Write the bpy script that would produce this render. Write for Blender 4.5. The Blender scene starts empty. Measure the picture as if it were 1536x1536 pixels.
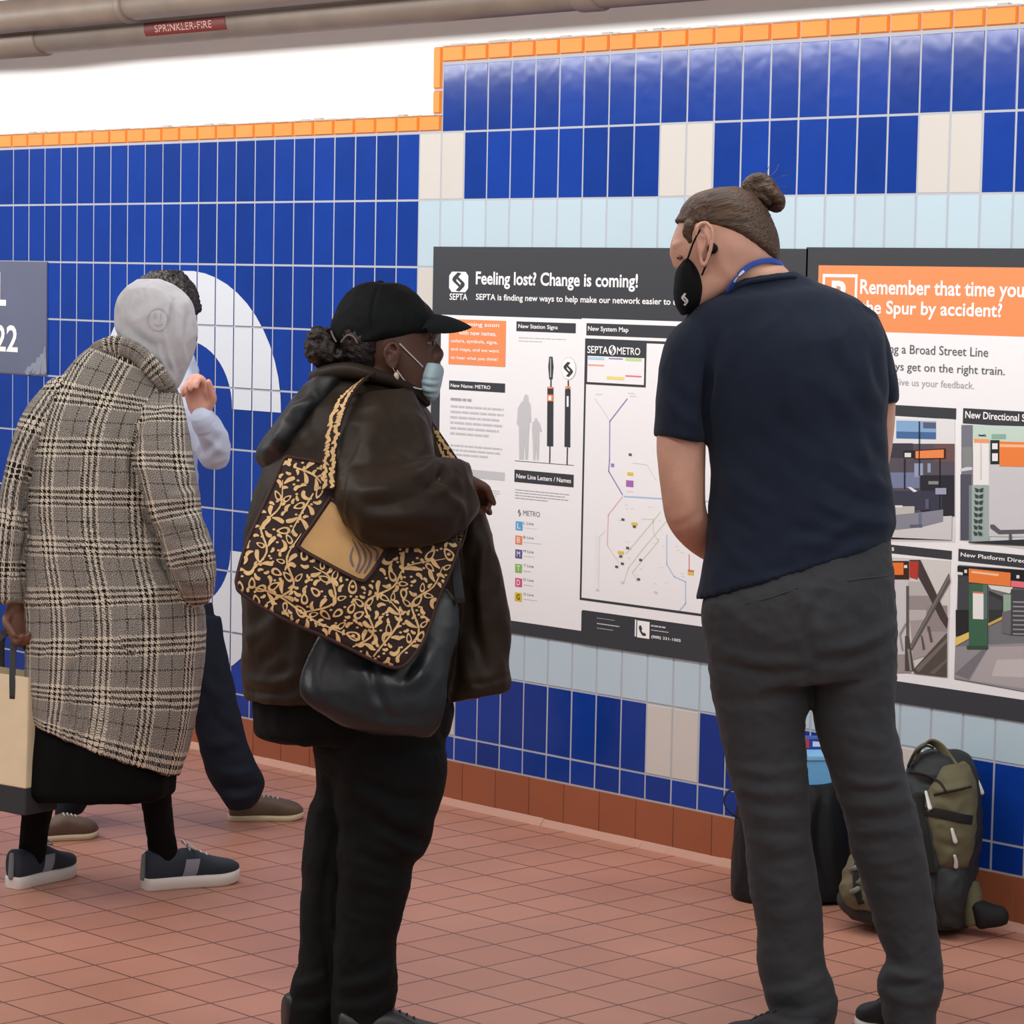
import bpy, bmesh, math, random
import numpy as np
from mathutils import Vector, Matrix, noise
from mathutils.kdtree import KDTree
random.seed(7); rng = np.random.default_rng(5)
SC = bpy.context.scene
COL = SC.collection
# ------------------------------------------------------------------ camera
FPX, YAW, PITCH, ROLL, CX, CD, CH = 4148.1, 0.8089, 0.0830, 0.0192, 6.5458, 5.9154, 1.6703
_cy, _sy, _cp, _sp = math.cos(YAW), math.sin(YAW), math.cos(PITCH), math.sin(PITCH)
FW = np.array([-_sy*_cp, _cy*_cp, -_sp]); _r = np.array([_cy, _sy, 0.0]); _u = np.cross(_r, FW)
RT = _r*math.cos(ROLL) + _u*math.sin(ROLL); UP = -_r*math.sin(ROLL) + _u*math.cos(ROLL)
CAMP = np.array([CX, -CD, CH])
cam = bpy.data.cameras.new('camera'); camo = bpy.data.objects.new('camera', cam); COL.objects.link(camo)
cam.sensor_fit = 'HORIZONTAL'; cam.sensor_width = 36.0; cam.lens = FPX/1536*36.0
cam.clip_start = 0.1; cam.clip_end = 200
camo.matrix_world = Matrix(((RT[0], UP[0], -FW[0], CAMP[0]), (RT[1], UP[1], -FW[1], CAMP[1]), (RT[2], UP[2], -FW[2], CAMP[2]), (0, 0, 0, 1)))
SC.camera = camo
# ------------------------------------------------------------------ world, lights, exposure
w = bpy.data.worlds.new('world'); SC.world = w; w.use_nodes = True
w.node_tree.nodes['Background'].inputs[0].default_value = (0.93, 0.96, 1.0, 1)
w.node_tree.nodes['Background'].inputs[1].default_value = 0.30
def area(name, loc, sx, sy, power, col, rot=(0, 0, 0)):
    l = bpy.data.lights.new(name, 'AREA'); l.shape = 'RECTANGLE'; l.size = sx; l.size_y = sy
    l.energy = power; l.color = col
    o = bpy.data.objects.new(name, l); COL.objects.link(o); o.location = loc; o.rotation_euler = rot
    return o
area('unseen_light_row', (0.5, -1.30, 2.53), 13, 0.12, 122, (1.0, 0.99, 0.97), (math.radians(52), 0, 0))  # out-of-view tube row by the wall, lowered and tilted to wash it
area('unseen_light_row', (0.5, -3.3, 2.88), 13, 0.25, 135, (1.0, 0.99, 0.97))  # added fill light for floor and backs, no fixture modelled
area('unseen_light_row', (1.5, -6.0, 2.88), 13, 0.3, 60, (1.0, 0.99, 0.97))  # weaker added fill above the camera, out of view
SC.view_settings.view_transform = 'Standard'; SC.view_settings.look = 'None'
SC.view_settings.exposure = 0.0; SC.view_settings.gamma = 1.0; SC.view_settings.use_curve_mapping = False
# ------------------------------------------------------------------ pixel <-> world (photograph frame 1536)
def ray(x, y):
    return FW + RT*((x-768)/FPX) - UP*((y-768)/FPX)
def at(x, y, D):
    return CAMP + ray(x, y)*D
def proj(P):
    d = np.asarray(P, float) - CAMP
    z = d@FW
    return 768 + FPX*(d@RT)/z, 768 - FPX*(d@UP)/z, z
def wallp(x, y, yy=0.0):
    d = ray(x, y); t = (yy - CAMP[1])/d[1]; p = CAMP + d*t
    return p[0], p[2]
def floorp(x, y, z=0.0):
    d = ray(x, y); t = (z - CAMP[2])/d[2]
    return CAMP + d*t
def fdepth(x, y):
    return -CAMP[2]/ray(x, y)[2]
# ------------------------------------------------------------------ materials
def s2l(c):
    return tuple((v/12.92 if v <= 0.04045 else ((v+0.055)/1.055)**2.4) for v in (k/255.0 for k in c))
MATS = {}
def mat(name, rgb, rough=0.6, metal=0.0, spec=0.5, bump=0.0, bscale=200.0, bdist=0.002, var=0.0, vscale=6.0, sheen=0.0, coat=0.0, aniso=None):
    if name in MATS: return MATS[name]
    m = bpy.data.materials.new(name); m.use_nodes = True; nt = m.node_tree; b = nt.nodes['Principled BSDF']
    c = s2l(rgb); b.inputs['Base Color'].default_value = (*c, 1)
    b.inputs['Roughness'].default_value = rough; b.inputs['Metallic'].default_value = metal
    b.inputs['Specular IOR Level'].default_value = spec
    b.inputs['Sheen Weight'].default_value = sheen; b.inputs['Coat Weight'].default_value = coat
    tc = nt.nodes.new('ShaderNodeTexCoord')
    src = tc.outputs['Object']
    if aniso:
        mp = nt.nodes.new('ShaderNodeMapping'); mp.inputs['Scale'].default_value = aniso
        nt.links.new(src, mp.inputs[0]); src = mp.outputs[0]
    if bump:
        n = nt.nodes.new('ShaderNodeTexNoise'); n.inputs['Scale'].default_value = bscale; n.inputs['Detail'].default_value = 3
        nt.links.new(src, n.inputs['Vector'])
        bp = nt.nodes.new('ShaderNodeBump'); bp.inputs['Strength'].default_value = bump; bp.inputs['Distance'].default_value = bdist
        nt.links.new(n.outputs['Fac'], bp.inputs['Height']); nt.links.new(bp.outputs[0], b.inputs['Normal'])
    if var:
        n = nt.nodes.new('ShaderNodeTexNoise'); n.inputs['Scale'].default_value = vscale; n.inputs['Detail'].default_value = 4
        nt.links.new(src, n.inputs['Vector'])
        r = nt.nodes.new('ShaderNodeMapRange'); r.inputs[1].default_value = 0.3; r.inputs[2].default_value = 0.7
        r.inputs[3].default_value = 1-var; r.inputs[4].default_value = 1+var
        nt.links.new(n.outputs['Fac'], r.inputs[0])
        mx = nt.nodes.new('ShaderNodeVectorMath'); mx.operation = 'SCALE'; mx.inputs[0].default_value = c
        nt.links.new(r.outputs[0], mx.inputs['Scale']); nt.links.new(mx.outputs[0], b.inputs['Base Color'])
    MATS[name] = m
    return m
def flat(rgb, rough=0.5):
    return mat('ink_%d_%d_%d' % tuple(rgb), rgb, rough, spec=0.3)
# ------------------------------------------------------------------ object helpers
def link(name, me, parent=None, **props):
    o = bpy.data.objects.new(name, me); COL.objects.link(o)
    if parent is not None: o.parent = parent
    for k, v in props.items(): o[k] = v
    return o
def mesh(name, v, f, mats, parent=None, smooth=False, mi=None, recalc=False, **props):
    me = bpy.data.meshes.new(name)
    me.from_pydata([tuple(map(float, p)) for p in v], [], [tuple(map(int, q)) for q in f])
    if not isinstance(mats, (list, tuple)): mats = [mats]
    for m in mats: me.materials.append(m)
    if mi is not None: me.polygons.foreach_set('material_index', np.asarray(mi, dtype=np.int32))
    if recalc:
        bm = bmesh.new(); bm.from_mesh(me); bmesh.ops.recalc_face_normals(bm, faces=bm.faces); bm.to_mesh(me); bm.free()
    if smooth: me.polygons.foreach_set('use_smooth', np.ones(len(me.polygons), dtype=bool))
    me.update()
    return link(name, me, parent, **props)
def thing(name, label, cat, loc=(0, 0, 0), group=None):
    o = bpy.data.objects.new(name, None); COL.objects.link(o); o.empty_display_size = 0.05
    o['label'] = label; o['category'] = cat
    if group: o['group'] = group
    return o
class G:
    """a bag of geometry: vertices, faces, one material index per face"""
    def __init__(s): s.v = []; s.f = []; s.mi = []
    def add(s, v, f, mi=0):
        n = len(s.v); s.v += [tuple(p) for p in v]; s.f += [tuple(i+n for i in q) for q in f]; s.mi += [mi]*len(f); return s
    def box(s, x0, y0, z0, x1, y1, z1, mi=0):
        v = [(x0,y0,z0),(x1,y0,z0),(x1,y1,z0),(x0,y1,z0),(x0,y0,z1),(x1,y0,z1),(x1,y1,z1),(x0,y1,z1)]
        return s.add(v, [(0,3,2,1),(4,5,6,7),(0,1,5,4),(1,2,6,5),(2,3,7,6),(3,0,4,7)], mi)
    def obj(s, name, mats, parent=None, smooth=False, recalc=False, **p):
        return mesh(name, s.v, s.f, mats, parent, smooth, s.mi, recalc, **p)
# ================================================================== SETTING
Z11, TH, TW = 0.2211, 0.2129, 0.1054
def LZ(k): return Z11 + (11-k)*TH
XMIN, XMAX = -34, 44
def tile_mat(name, rgb, var=0.10, rough=0.14, spec=0.32):
    m = bpy.data.materials.new(name); m.use_nodes = True; nt = m.node_tree; b = nt.nodes['Principled BSDF']
    g = nt.nodes.new('ShaderNodeNewGeometry'); tc = nt.nodes.new('ShaderNodeTexCoord')
    n = nt.nodes.new('ShaderNodeTexNoise'); n.inputs['Scale'].default_value = 9; n.inputs['Detail'].default_value = 5
    nt.links.new(tc.outputs['Object'], n.inputs['Vector'])
    a = nt.nodes.new('ShaderNodeMath'); a.operation = 'ADD'
    nt.links.new(g.outputs['Random Per Island'], a.inputs[0]); nt.links.new(n.outputs['Fac'], a.inputs[1])
    r = nt.nodes.new('ShaderNodeMapRange'); r.inputs[1].default_value = 0.3; r.inputs[2].default_value = 1.7
    r.inputs[3].default_value = 1-var; r.inputs[4].default_value = 1+var
    nt.links.new(a.outputs[0], r.inputs[0])
    mx = nt.nodes.new('ShaderNodeVectorMath'); mx.operation = 'SCALE'; mx.inputs[0].default_value = s2l(rgb)
    nt.links.new(r.outputs[0], mx.inputs['Scale']); nt.links.new(mx.outputs[0], b.inputs['Base Color'])
    b.inputs['Roughness'].default_value = rough; b.inputs['Specular IOR Level'].default_value = spec
    n2 = nt.nodes.new('ShaderNodeTexNoise'); n2.inputs['Scale'].default_value = 22; n2.inputs['Detail'].default_value = 1
    nt.links.new(tc.outputs['Object'], n2.inputs['Vector'])
    bp = nt.nodes.new('ShaderNodeBump'); bp.inputs['Strength'].default_value = 0.10; bp.inputs['Distance'].default_value = 0.004
    nt.links.new(n2.outputs['Fac'], bp.inputs['Height']); nt.links.new(bp.outputs[0], b.inputs['Normal'])
    return m
M_BLUE = tile_mat('glazed_blue_tile', (16, 58, 148), 0.22)
M_WHT = tile_mat('glazed_cream_tile', (208, 204, 197), 0.03, 0.2)
M_LB = tile_mat('glazed_pale_blue_tile', (188, 210, 221), 0.03, 0.2)
M_OR = tile_mat('glazed_orange_tile', (248, 148, 58), 0.06, 0.4, 0.25)
M_GROUT = mat('grout', (180, 185, 194), 0.9)
tg = G(); og = G()
def tile(g, x0, x1, z0, z1, mi, yb=-0.0068, yf=-0.0087, gap=0.0030, bev=0.0014):
    x0 += gap; x1 -= gap; z0 += gap; z1 -= gap
    t = np.clip(rng.normal(0, 0.00022, 4), -.0004, .0004)
    v = [(x0, yb, z0), (x1, yb, z0), (x1, yb, z1), (x0, yb, z1),
         (x0+bev, yf+t[0], z0+bev), (x1-bev, yf+t[1], z0+bev), (x1-bev, yf+t[2], z1-bev), (x0+bev, yf+t[0]-t[1]+t[2], z1-bev)]
    g.add(v, [(4,5,6,7), (0,1,5,4), (1,2,6,5), (2,3,7,6), (3,0,4,7)], mi)
WHITE_COLS = {-1, 0, 9, 10, 18, 19, 27, 28, 36, 37}
HALF = 0.078
for j in range(XMIN, XMAX):
    x0, x1 = j*TW, (j+1)*TW
    if j >= 0: tile(tg, x0, x1, LZ(2), LZ(1), 0)
    for k in range(2, 11):                                    # row between L(k+1) and L(k)
        if k == 2: mi = 1 if j in WHITE_COLS else 0
        elif j < -1: mi = 0
        elif j == -1: mi = 2 if k in (3, 5, 7, 9) else (1 if k != 10 else 1)
        elif k in (3, 4, 5, 6, 7, 8, 9): mi = 2
        else: mi = 1 if j in WHITE_COLS else 0
        tile(tg, x0, x1, LZ(k+1), LZ(k), mi)
    tile(tg, x0, x1, Z11-HALF, Z11, 0)
    if j >= 0: tile(og, x0, x1, LZ(1)+0.004, LZ(1)+0.058, 0, yf=-0.016, bev=0.004)
    else: tile(og, x0, x1, LZ(2)+0.002, LZ(2)+0.056, 0, yf=-0.016, bev=0.004)
for z0, z1 in ((LZ(2)+0.056, LZ(2)+0.134), (LZ(2)+0.134, LZ(1)+0.058)):
    tile(og, -0.042, 0.0, z0, z1, 0, yf=-0.016, bev=0.004)
wg = G()
wg.box(XMIN*TW, -0.0070, 0, -0.0, 0.0, LZ(2)+0.054, 3); wg.box(0, -0.0070, 0, XMAX*TW, 0.0, LZ(1)+0.056, 3)
wg.box(-0.040, -0.0070, LZ(2)+0.05, 0.0, 0.0, LZ(1)+0.056, 3)
wg.add(tg.v, tg.f); wg.mi[-len(tg.f):] = tg.mi
wg.obj('wall_back', [M_BLUE, M_WHT, M_LB, M_GROUT], kind='structure')
og.obj('trim_1', [M_OR], kind='structure')
# white painted masonry above the tiles
m_white = mat('white_painted_masonry', (238, 238, 236), 0.75, bump=0.15, bscale=8, bdist=0.01, var=0.02, vscale=3)
n, v, f = 160, [], []
xs = np.linspace(XMIN*TW, XMAX*TW, n)
zs = np.linspace(0.0, 2.95, 30)
for z in zs:
    for x in xs:
        v.append((x, 0.004 + 0.004*noise.noise(Vector((x*1.5, z*2, 0))) + max(0, z-2.5)**2*-0.3, z))
for i in range(len(zs)-1):
    for k in range(n-1): f.append((i*n+k, i*n+k+1, (i+1)*n+k+1, (i+1)*n+k))
mesh('wall_upper', v, f, m_white, smooth=True, kind='structure')
# ragged mortar line on top of the orange course
cg = G()
for j in range(XMIN*3, XMAX*3):
    x0, x1 = j*TW/3, (j+1)*TW/3
    if -0.05 < x0 < 0: continue
    zb = (LZ(1)+0.056) if x0 >= 0 else (LZ(2)+0.054)
    h = 0.002 + 0.0025*abs(rng.normal())
    cg.box(x0, -0.010-0.002*rng.random(), zb, x1, 0.004, zb+h, 0)
cg.obj('trim_2', [mat('mortar_edge', (196, 188, 180), 0.95)], kind='structure')
# ceiling and floor
G().box(XMIN*TW, -7.5, 2.95, XMAX*TW, 0.05, 3.05).obj('ceiling', [m_white], kind='structure')
def floor_mat():
    m = bpy.data.materials.new('quarry_tile_floor'); m.use_nodes = True; nt = m.node_tree; b = nt.nodes['Principled BSDF']
    tc = nt.nodes.new('ShaderNodeTexCoord'); mp = nt.nodes.new('ShaderNodeMapping'); mp.inputs['Location'].default_value = (-1.858, 1.5425, 0)
    nt.links.new(tc.outputs['Object'], mp.inputs[0])
    br = nt.nodes.new('ShaderNodeTexBrick'); br.offset = 0; br.squash = 1
    br.inputs['Scale'].default_value = 1; br.inputs['Brick Width'].default_value = 0.153; br.inputs['Row Height'].default_value = 0.18
    br.inputs['Mortar Size'].default_value = 0.0036; br.inputs['Mortar Smooth'].default_value = 0.3; br.inputs['Bias'].default_value = 0.0
    br.inputs['Color1'].default_value = (*s2l((188, 134, 114)), 1); br.inputs['Color2'].default_value = (*s2l((182, 127, 107)), 1)
    br.inputs['Mortar'].default_value = (*s2l((112, 74, 62)), 1)
    nt.links.new(mp.outputs[0], br.inputs['Vector'])
    n = nt.nodes.new('ShaderNodeTexNoise'); n.inputs['Scale'].default_value = 1.3; n.inputs['Detail'].default_value = 5
    nt.links.new(tc.outputs['Object'], n.inputs['Vector'])
    r = nt.nodes.new('ShaderNodeMapRange'); r.inputs[1].default_value = 0.35; r.inputs[2].default_value = 0.65; r.inputs[3].default_value = 0.88; r.inputs[4].default_value = 1.1
    nt.links.new(n.outputs['Fac'], r.inputs[0])
    sc = nt.nodes.new('ShaderNodeVectorMath'); sc.operation = 'SCALE'
    nt.links.new(br.outputs['Color'], sc.inputs[0]); nt.links.new(r.outputs[0], sc.inputs['Scale'])
    nt.links.new(sc.outputs[0], b.inputs['Base Color'])
    r2 = nt.nodes.new('ShaderNodeMapRange'); r2.inputs[3].default_value = 0.34; r2.inputs[4].default_value = 0.55
    nt.links.new(n.outputs['Fac'], r2.inputs[0]); nt.links.new(r2.outputs[0], b.inputs['Roughness'])
    bp = nt.nodes.new('ShaderNodeBump'); bp.inputs['Strength'].default_value = 0.5; bp.inputs['Distance'].default_value = 0.002; bp.invert = True
    nt.links.new(br.outputs['Fac'], bp.inputs['Height']); nt.links.new(bp.outputs[0], b.inputs['Normal'])
    return m
mesh('floor', [(XMIN*TW, -7.5, 0), (XMAX*TW, -7.5, 0), (XMAX*TW, 0.05, 0), (XMIN*TW, 0.05, 0)], [(0, 1, 2, 3)], floor_mat(), kind='structure')
# quarry tile baseboard with a pale mortar foot
bg = G(); BW = 0.153; zt = Z11-HALF-0.001
m_base = tile_mat('quarry_tile_base', (156, 90, 62), 0.10, 0.45)
for j in range(int(XMIN*TW/BW)-1, int(XMAX*TW/BW)+1):
    tile(bg, j*BW, (j+1)*BW, 0.010, zt, 0, yb=-0.004, yf=-0.012, gap=0.0006, bev=0.002)
bg.box(XMIN*TW, -0.0095, 0, XMAX*TW, 0.0, zt-0.002, 1)
for j in range(XMIN, XMAX):
    h = 0.014 + 0.003*rng.random(); d = 0.026 + 0.004*rng.random()
    x0, x1 = j*TW, (j+1)*TW
    bg.add([(x0,-0.006,0),(x0,-d,0),(x0,-d*0.8,h*0.5),(x0,-0.012,h+0.006),(x1,-0.006,0),(x1,-d,0),(x1,-d*0.8,h*0.5),(x1,-0.012,h+0.006)],
           [(1,5,6,2),(2,6,7,3),(0,1,2,3),(4,7,6,5)], 2)
bg.obj('baseboard_back', [m_base, mat('base_grout', (150, 104, 84), 0.9), mat('pale_mortar', (196, 152, 134), 0.9)], kind='structure')

# ------------------------------------------------------------------ flat artwork on the wall plane
def rect(x0, y0, x1, y1):
    a = wallp(x0, y0); b = wallp(x1, y1); return a[0], b[1], b[0], a[1]      # s0,z0,s1,z1
def LY(l): return -0.0135 - 0.0007*l
def slab(g, poly, y, mi=0, th=None):
    n = len(poly); v = [(p[0], y, p[1]) for p in poly]
    ar = sum(poly[i][0]*poly[(i+1) % n][1]-poly[(i+1) % n][0]*poly[i][1] for i in range(n))
    if ar < 0: v = v[::-1]
    g.add(v, [tuple(range(n))], mi)
    if th:
        v2 = [(p[0], y+th, p[2]) for p in v]; k = len(g.v)-n
        g.add(v2, []); g.f += [(k+i, k+n+i, k+n+(i+1) % n, k+(i+1) % n) for i in range(n)]; g.mi += [mi]*n
def rpoly(r): return [(r[0], r[1]), (r[2], r[1]), (r[2], r[3]), (r[0], r[3])]
def panel(parent, name, px, lvl, m, **p):
    g = G(); slab(g, rpoly(rect(*px)), LY(lvl)); return g.obj(name, [m], parent, **p)
_tc = {}
def text_geo(body, bold=0.0):
    k = (body, bold)
    if k in _tc: return _tc[k]
    cu = bpy.data.curves.new('t', 'FONT'); cu.body = body; cu.size = 1; cu.offset = bold; cu.fill_mode = 'FRONT'; cu.resolution_u = 3
    o = bpy.data.objects.new('t', cu); COL.objects.link(o)
    me = bpy.data.meshes.new_from_object(o.evaluated_get(bpy.context.evaluated_depsgraph_get()))
    v = np.array([x.co[:] for x in me.vertices]); f = [tuple(q.vertices) for q in me.polygons]
    bpy.data.objects.remove(o); bpy.data.curves.remove(cu); bpy.data.meshes.remove(me)
    _tc[k] = (v, f); return v, f
def wtext(parent, name, body, px, lvl, m, bold=0.0, g=None):
    """lettering whose ink fills the wall rectangle seen between two photo points"""
    s0, z0, s1, z1 = rect(*px); v, f = text_geo(body, bold)
    lo, hi = v.min(0), v.max(0)
    P = [(s0+(q[0]-lo[0])/(hi[0]-lo[0])*(s1-s0), LY(lvl), z0+(q[1]-lo[1])/(hi[1]-lo[1])*(z1-z0)) for q in v]
    if g is not None: g.add(P, f); return
    return mesh(name, P, f, m, parent)
def para(parent, name, px, lines, lvl, m, fill=0.5, word=6.0, seed=1):
    rr = random.Random(seed); s0, z0, s1, z1 = rect(*px); g = G(); lh = (z1-z0)/lines
    for i in range(lines):
        zc = z1-(i+0.5)*lh; x = s0; end = s1-(s1-s0)*(rr.random()*0.12 if i < lines-1 else 0.4*rr.random()+0.2)
        while x < end-0.004:
            wl = min(end-x, lh*(0.8+rr.random()*word*0.35)); slab(g, [(x, zc-lh*fill/2), (x+wl, zc-lh*fill/2), (x+wl, zc+lh*fill/2), (x, zc+lh*fill/2)], LY(lvl)); x += wl+lh*0.28
    return g.obj(name, [m], parent)
SWIRL = [(0.44, 0.97), (0.66, 0.93), (0.40, 0.66), (0.36, 0.58), (0.40, 0.52), (0.60, 0.36), (0.52, 0.26), (0.20, 0.50), (0.13, 0.60), (0.17, 0.72)]
def swirl(g, r, lvl, mi=0):
    s0, z0, s1, z1 = r
    for k in (0, 1):
        slab(g, [((s0+(s1-s0)*(x if k == 0 else 1-x)), z0+(z1-z0)*(y if k == 0 else 1-y)) for x, y in SWIRL], LY(lvl), mi)
def ell(r, n=24):
    return [((r[0]+r[2])/2+(r[2]-r[0])/2*math.cos(a), (r[1]+r[3])/2+(r[3]-r[1])/2*math.sin(a)) for a in np.linspace(0, 2*math.pi, n, endpoint=False)]
def line_strip(g, pts, wpx, lvl, mi=0):
    P = [np.array(wallp(*p)) for p in pts]; wd = wpx*0.0021/2
    for a, b in zip(P[:-1], P[1:]):
        t = (b-a)/np.linalg.norm(b-a); n = np.array([-t[1], t[0]])*wd; e = t*wd*0.6
        slab(g, [a-e+n, b+e+n, b+e-n, a-e-n], LY(lvl), mi)
K = flat((58, 61, 66)); Wt = flat((240, 241, 243)); OR = flat((240, 146, 92)); GY = flat((168, 170, 176)); LG = flat((200, 202, 206)); WW = flat((250, 250, 250))
# ---- poster one: "Feeling lost?"
p1 = thing('poster', 'black framed information poster headed Feeling lost? Change is coming! with metro map', 'poster')
g = G(); r = rect(655, 370, 1199, 1014); slab(g, rpoly(r), LY(0), 0, 0.0042); g.obj('backing', [K], p1)
def logo(px, lvl, parent, ink, bgm, name='logo'):
    g = G(); r = rect(*px); s0, z0, s1, z1 = r; c = 0.14*(s1-s0)
    slab(g, [(s0+c, z0), (s1-c, z0), (s1, z0+c), (s1, z1-c), (s1-c, z1), (s0+c, z1), (s0, z1-c), (s0, z0+c)], LY(lvl), 0)
    swirl(g, (s0+(s1-s0)*.05, z0+(z1-z0)*.0, s1-(s1-s0)*.05, z1), lvl+1, 1)
    return g.obj(name, [bgm, ink], parent)
logo((679, 407.5, 707, 438.5), 1, p1, K, WW)
wtext(p1, 'logo_lettering', 'SEPTA', (679.5, 440, 706, 450.5), 1, WW, 0.012)
wtext(p1, 'headline', 'Feeling lost? Change is coming!', (719, 407, 961.5, 438), 1, WW, 0.022)
wtext(p1, 'subtitle', 'SEPTA is finding new ways to help make our network easier to use and', (719, 440.5, 1052, 461.5), 1, WW, 0.014)
panel(p1, 'column_sheet', (667, 472, 878, 946), 1, Wt)
panel(p1, 'map_sheet', (877.5, 477.5, 1192, 958), 1.4, Wt)
ob = panel(p1, 'orange_notice', (679, 478.5, 763, 550.5), 2, OR)
for i, t in enumerate(['opening soon', 'with new names,', 'colors, symbols, signs,', 'and maps, and we want', 'to hear what you think!']):
    yy = 483+i*12.6
    wtext(ob, 'notice_line', t, (682 if i > 1 else 694, yy, (754, 750, 752, 754, 752)[i], yy+9.8), 3, WW, 0.012)
def bar(parent, px, txt, tpx, lvl=2):
    b = panel(parent, 'section_bar', px, lvl, K)
    if txt: wtext(b, 'bar_lettering', txt, tpx, lvl+1, WW, 0.014)
    return b
bar(p1, (679, 570.5, 762.6, 589), 'New Name: METRO', (681.5, 575, 741, 584))
bar(p1, (780, 482, 868.6, 500), 'New Station Signs', (783, 486, 842, 496))
bar(p1, (777, 704, 865.4, 730.8), 'New Line Letters / Names', (780, 710, 862, 724.5))
bar(p1, (885, 484.6, 1200, 515), 'New System Map', (887.5, 489, 948, 500.5))
panel(p1, 'grey_bar', (679, 701, 762, 721), 2, LG)
para(p1, 'body_text', (681, 594, 760, 608), 1, 2, GY, 0.45, seed=2)
para(p1, 'body_text', (681, 605, 762, 660), 6, 2, LG, 0.4, seed=3)
para(p1, 'body_text', (681, 664, 760, 691), 3, 2, LG, 0.4, seed=4)
para(p1, 'body_text', (681, 728, 760, 750), 4, 2, LG, 0.4, seed=5)
para(p1, 'body_text', (783, 504, 862, 517), 2, 2, LG, 0.3, seed=6)
para(p1, 'body_text', (778, 732, 862, 757), 4, 2, GY, 0.3, seed=7)
para(p1, 'body_text', (681, 775, 742, 784), 1, 2, GY, 0.5, seed=17)
# station sign drawings
g = G()
def q(pts, mi, lvl=2): slab(g, [wallp(*p) for p in pts], LY(lvl), mi)
q([(829, 535), (834, 535), (835.5, 550), (834, 569), (829, 569), (827.5, 550)], 0); q([(830.5, 537), (832.3, 537), (832.3, 566), (830.5, 566)], 2, 3)
q([(830.6, 569), (832.6, 569), (832.6, 582), (830.6, 582)], 0); q([(826.3, 580), (835.4, 580.5), (835, 669.5), (825.6, 669)], 0)
q([(826.8, 591.5), (835, 592), (835, 602), (826.6, 601.5)], 1, 3); q([(827, 580), (835, 580.5), (835, 583), (827, 582.5)], 1, 3); q([(828.6, 594), (832.6, 594), (832.6, 600), (828.6, 600)], 3, 4)
q([(829.2, 669), (831, 669), (830.6, 694), (828.8, 694)], 0)
slab(g, ell(rect(847.6, 535, 869.2, 570.5)), LY(2), 4); slab(g, ell(rect(848.2, 536, 868.6, 569.5)), LY(3), 3)
swirl(g, rect(848.5, 541.5, 867.5, 566.5), 4, 0)
q([(856.6, 570.5), (858.6, 570.5), (858.6, 584), (856.6, 584)], 0); q([(852.8, 583), (861, 583.5), (860.6, 671), (851.8, 670)], 0); q([(853.5, 579), (861, 579.5), (861, 582.5), (853.5, 582)], 1, 3)
q([(855.6, 594), (858.4, 594), (858.4, 610), (855.4, 610)], 3, 3)
q([(855.4, 671), (857.2, 671), (856.6, 697), (854.8, 697)], 0); q([(777.5, 690.5), (866, 697.5), (866, 698.3), (777.5, 691.3)], 0)
A = [(780.5, 636), (782, 612), (787, 603), (790, 601), (791, 595), (794, 590.5), (797.5, 594), (798, 601), (801, 607), (802, 633), (799.5, 634), (798, 660), (797, 689), (793, 689), (792, 660), (790.5, 689), (784, 689), (783.5, 640)]
q(A, 4, 2)
A = [(803, 643), (804, 633), (807, 631), (807.5, 627.5), (810, 627), (812, 631), (815, 635), (818, 648), (815.5, 648), (814, 645), (814, 665), (813, 690), (810.5, 690), (809.5, 670), (808, 690), (805, 690), (804.5, 665)]
q(A, 4, 2)
g.obj('sign_drawing', [K, OR, GY, WW, LG], p1)
# line letters
g = G(); swirl(g, rect(781, 763, 787.5, 775), 2); wtext(None, '', 'METRO', (790, 765, 815, 775.5), 2, None, 0.0, g)
g.obj('metro_lettering', [flat((120, 124, 130))], p1)
for i, (L, c, cx, cy) in enumerate([('L', (86, 172, 222), 783.8, 788.3), ('B', (236, 140, 100), 783.3, 809.5), ('M', (92, 84, 152), 783.2, 830.4), ('T', (140, 190, 96), 783, 852), ('D', (220, 84, 130), 783, 873.2), ('G', (222, 196, 40), 782.6, 894.8)]):
    k = panel(p1, 'line_icon', (cx-5, cy-7, cx+5, cy+7.4), 2, flat(c), label='coloured square with the letter %s' % L)
    wtext(k, 'icon_letter', L, (cx-2.4, cy-4.4, cx+2.4, cy+4.6), 3, Wt if L != 'G' else K, 0.01)
    wtext(p1, 'line_name', L + ' Line', (790.5, cy-6.4, 805.5, cy-0.6), 2, flat((120, 124, 130)), 0.0)
    para(p1, 'line_caption', (790.5, cy+2.4, (838, 829, 829, 815, 820, 822)[i], cy+8.6), 1, 2, LG, 0.45, seed=20+i)
# system map
g = G()
fr = rect(883, 507.5, 1187, 941.6)
def frame(g, r, t, lvl, mi):
    s0, z0, s1, z1 = r
    for q_ in ((s0, z0, s1, z0+t), (s0, z1-t, s1, z1), (s0, z0+t, s0+t, z1-t), (s1-t, z0+t, s1, z1-t)): slab(g, rpoly(q_), LY(lvl), mi)
frame(g, fr, 0.0075, 2, 0)
mo = g.obj('map_border', [K], p1)
b = panel(p1, 'map_title_box', (884.5, 510.5, 973.7, 581), 3, K)
wtext(b, 'title_lettering', 'SEPTA', (887, 518.5, 917.5, 531), 4, WW, 0.01); wtext(b, 'title_lettering', 'METRO', (931.5, 520.5, 966, 533), 4, WW, 0.01)
g = G(); slab(g, ell(rect(919, 517.5, 929.5, 533)), LY(4), 0); swirl(g, rect(920, 518, 928.5, 532.5), 5, 1); g.obj('title_logo', [WW, K], b)
panel(b, 'legend_sheet', (887.2, 533.5, 971.5, 577.5), 4, Wt)
g = G()
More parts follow.
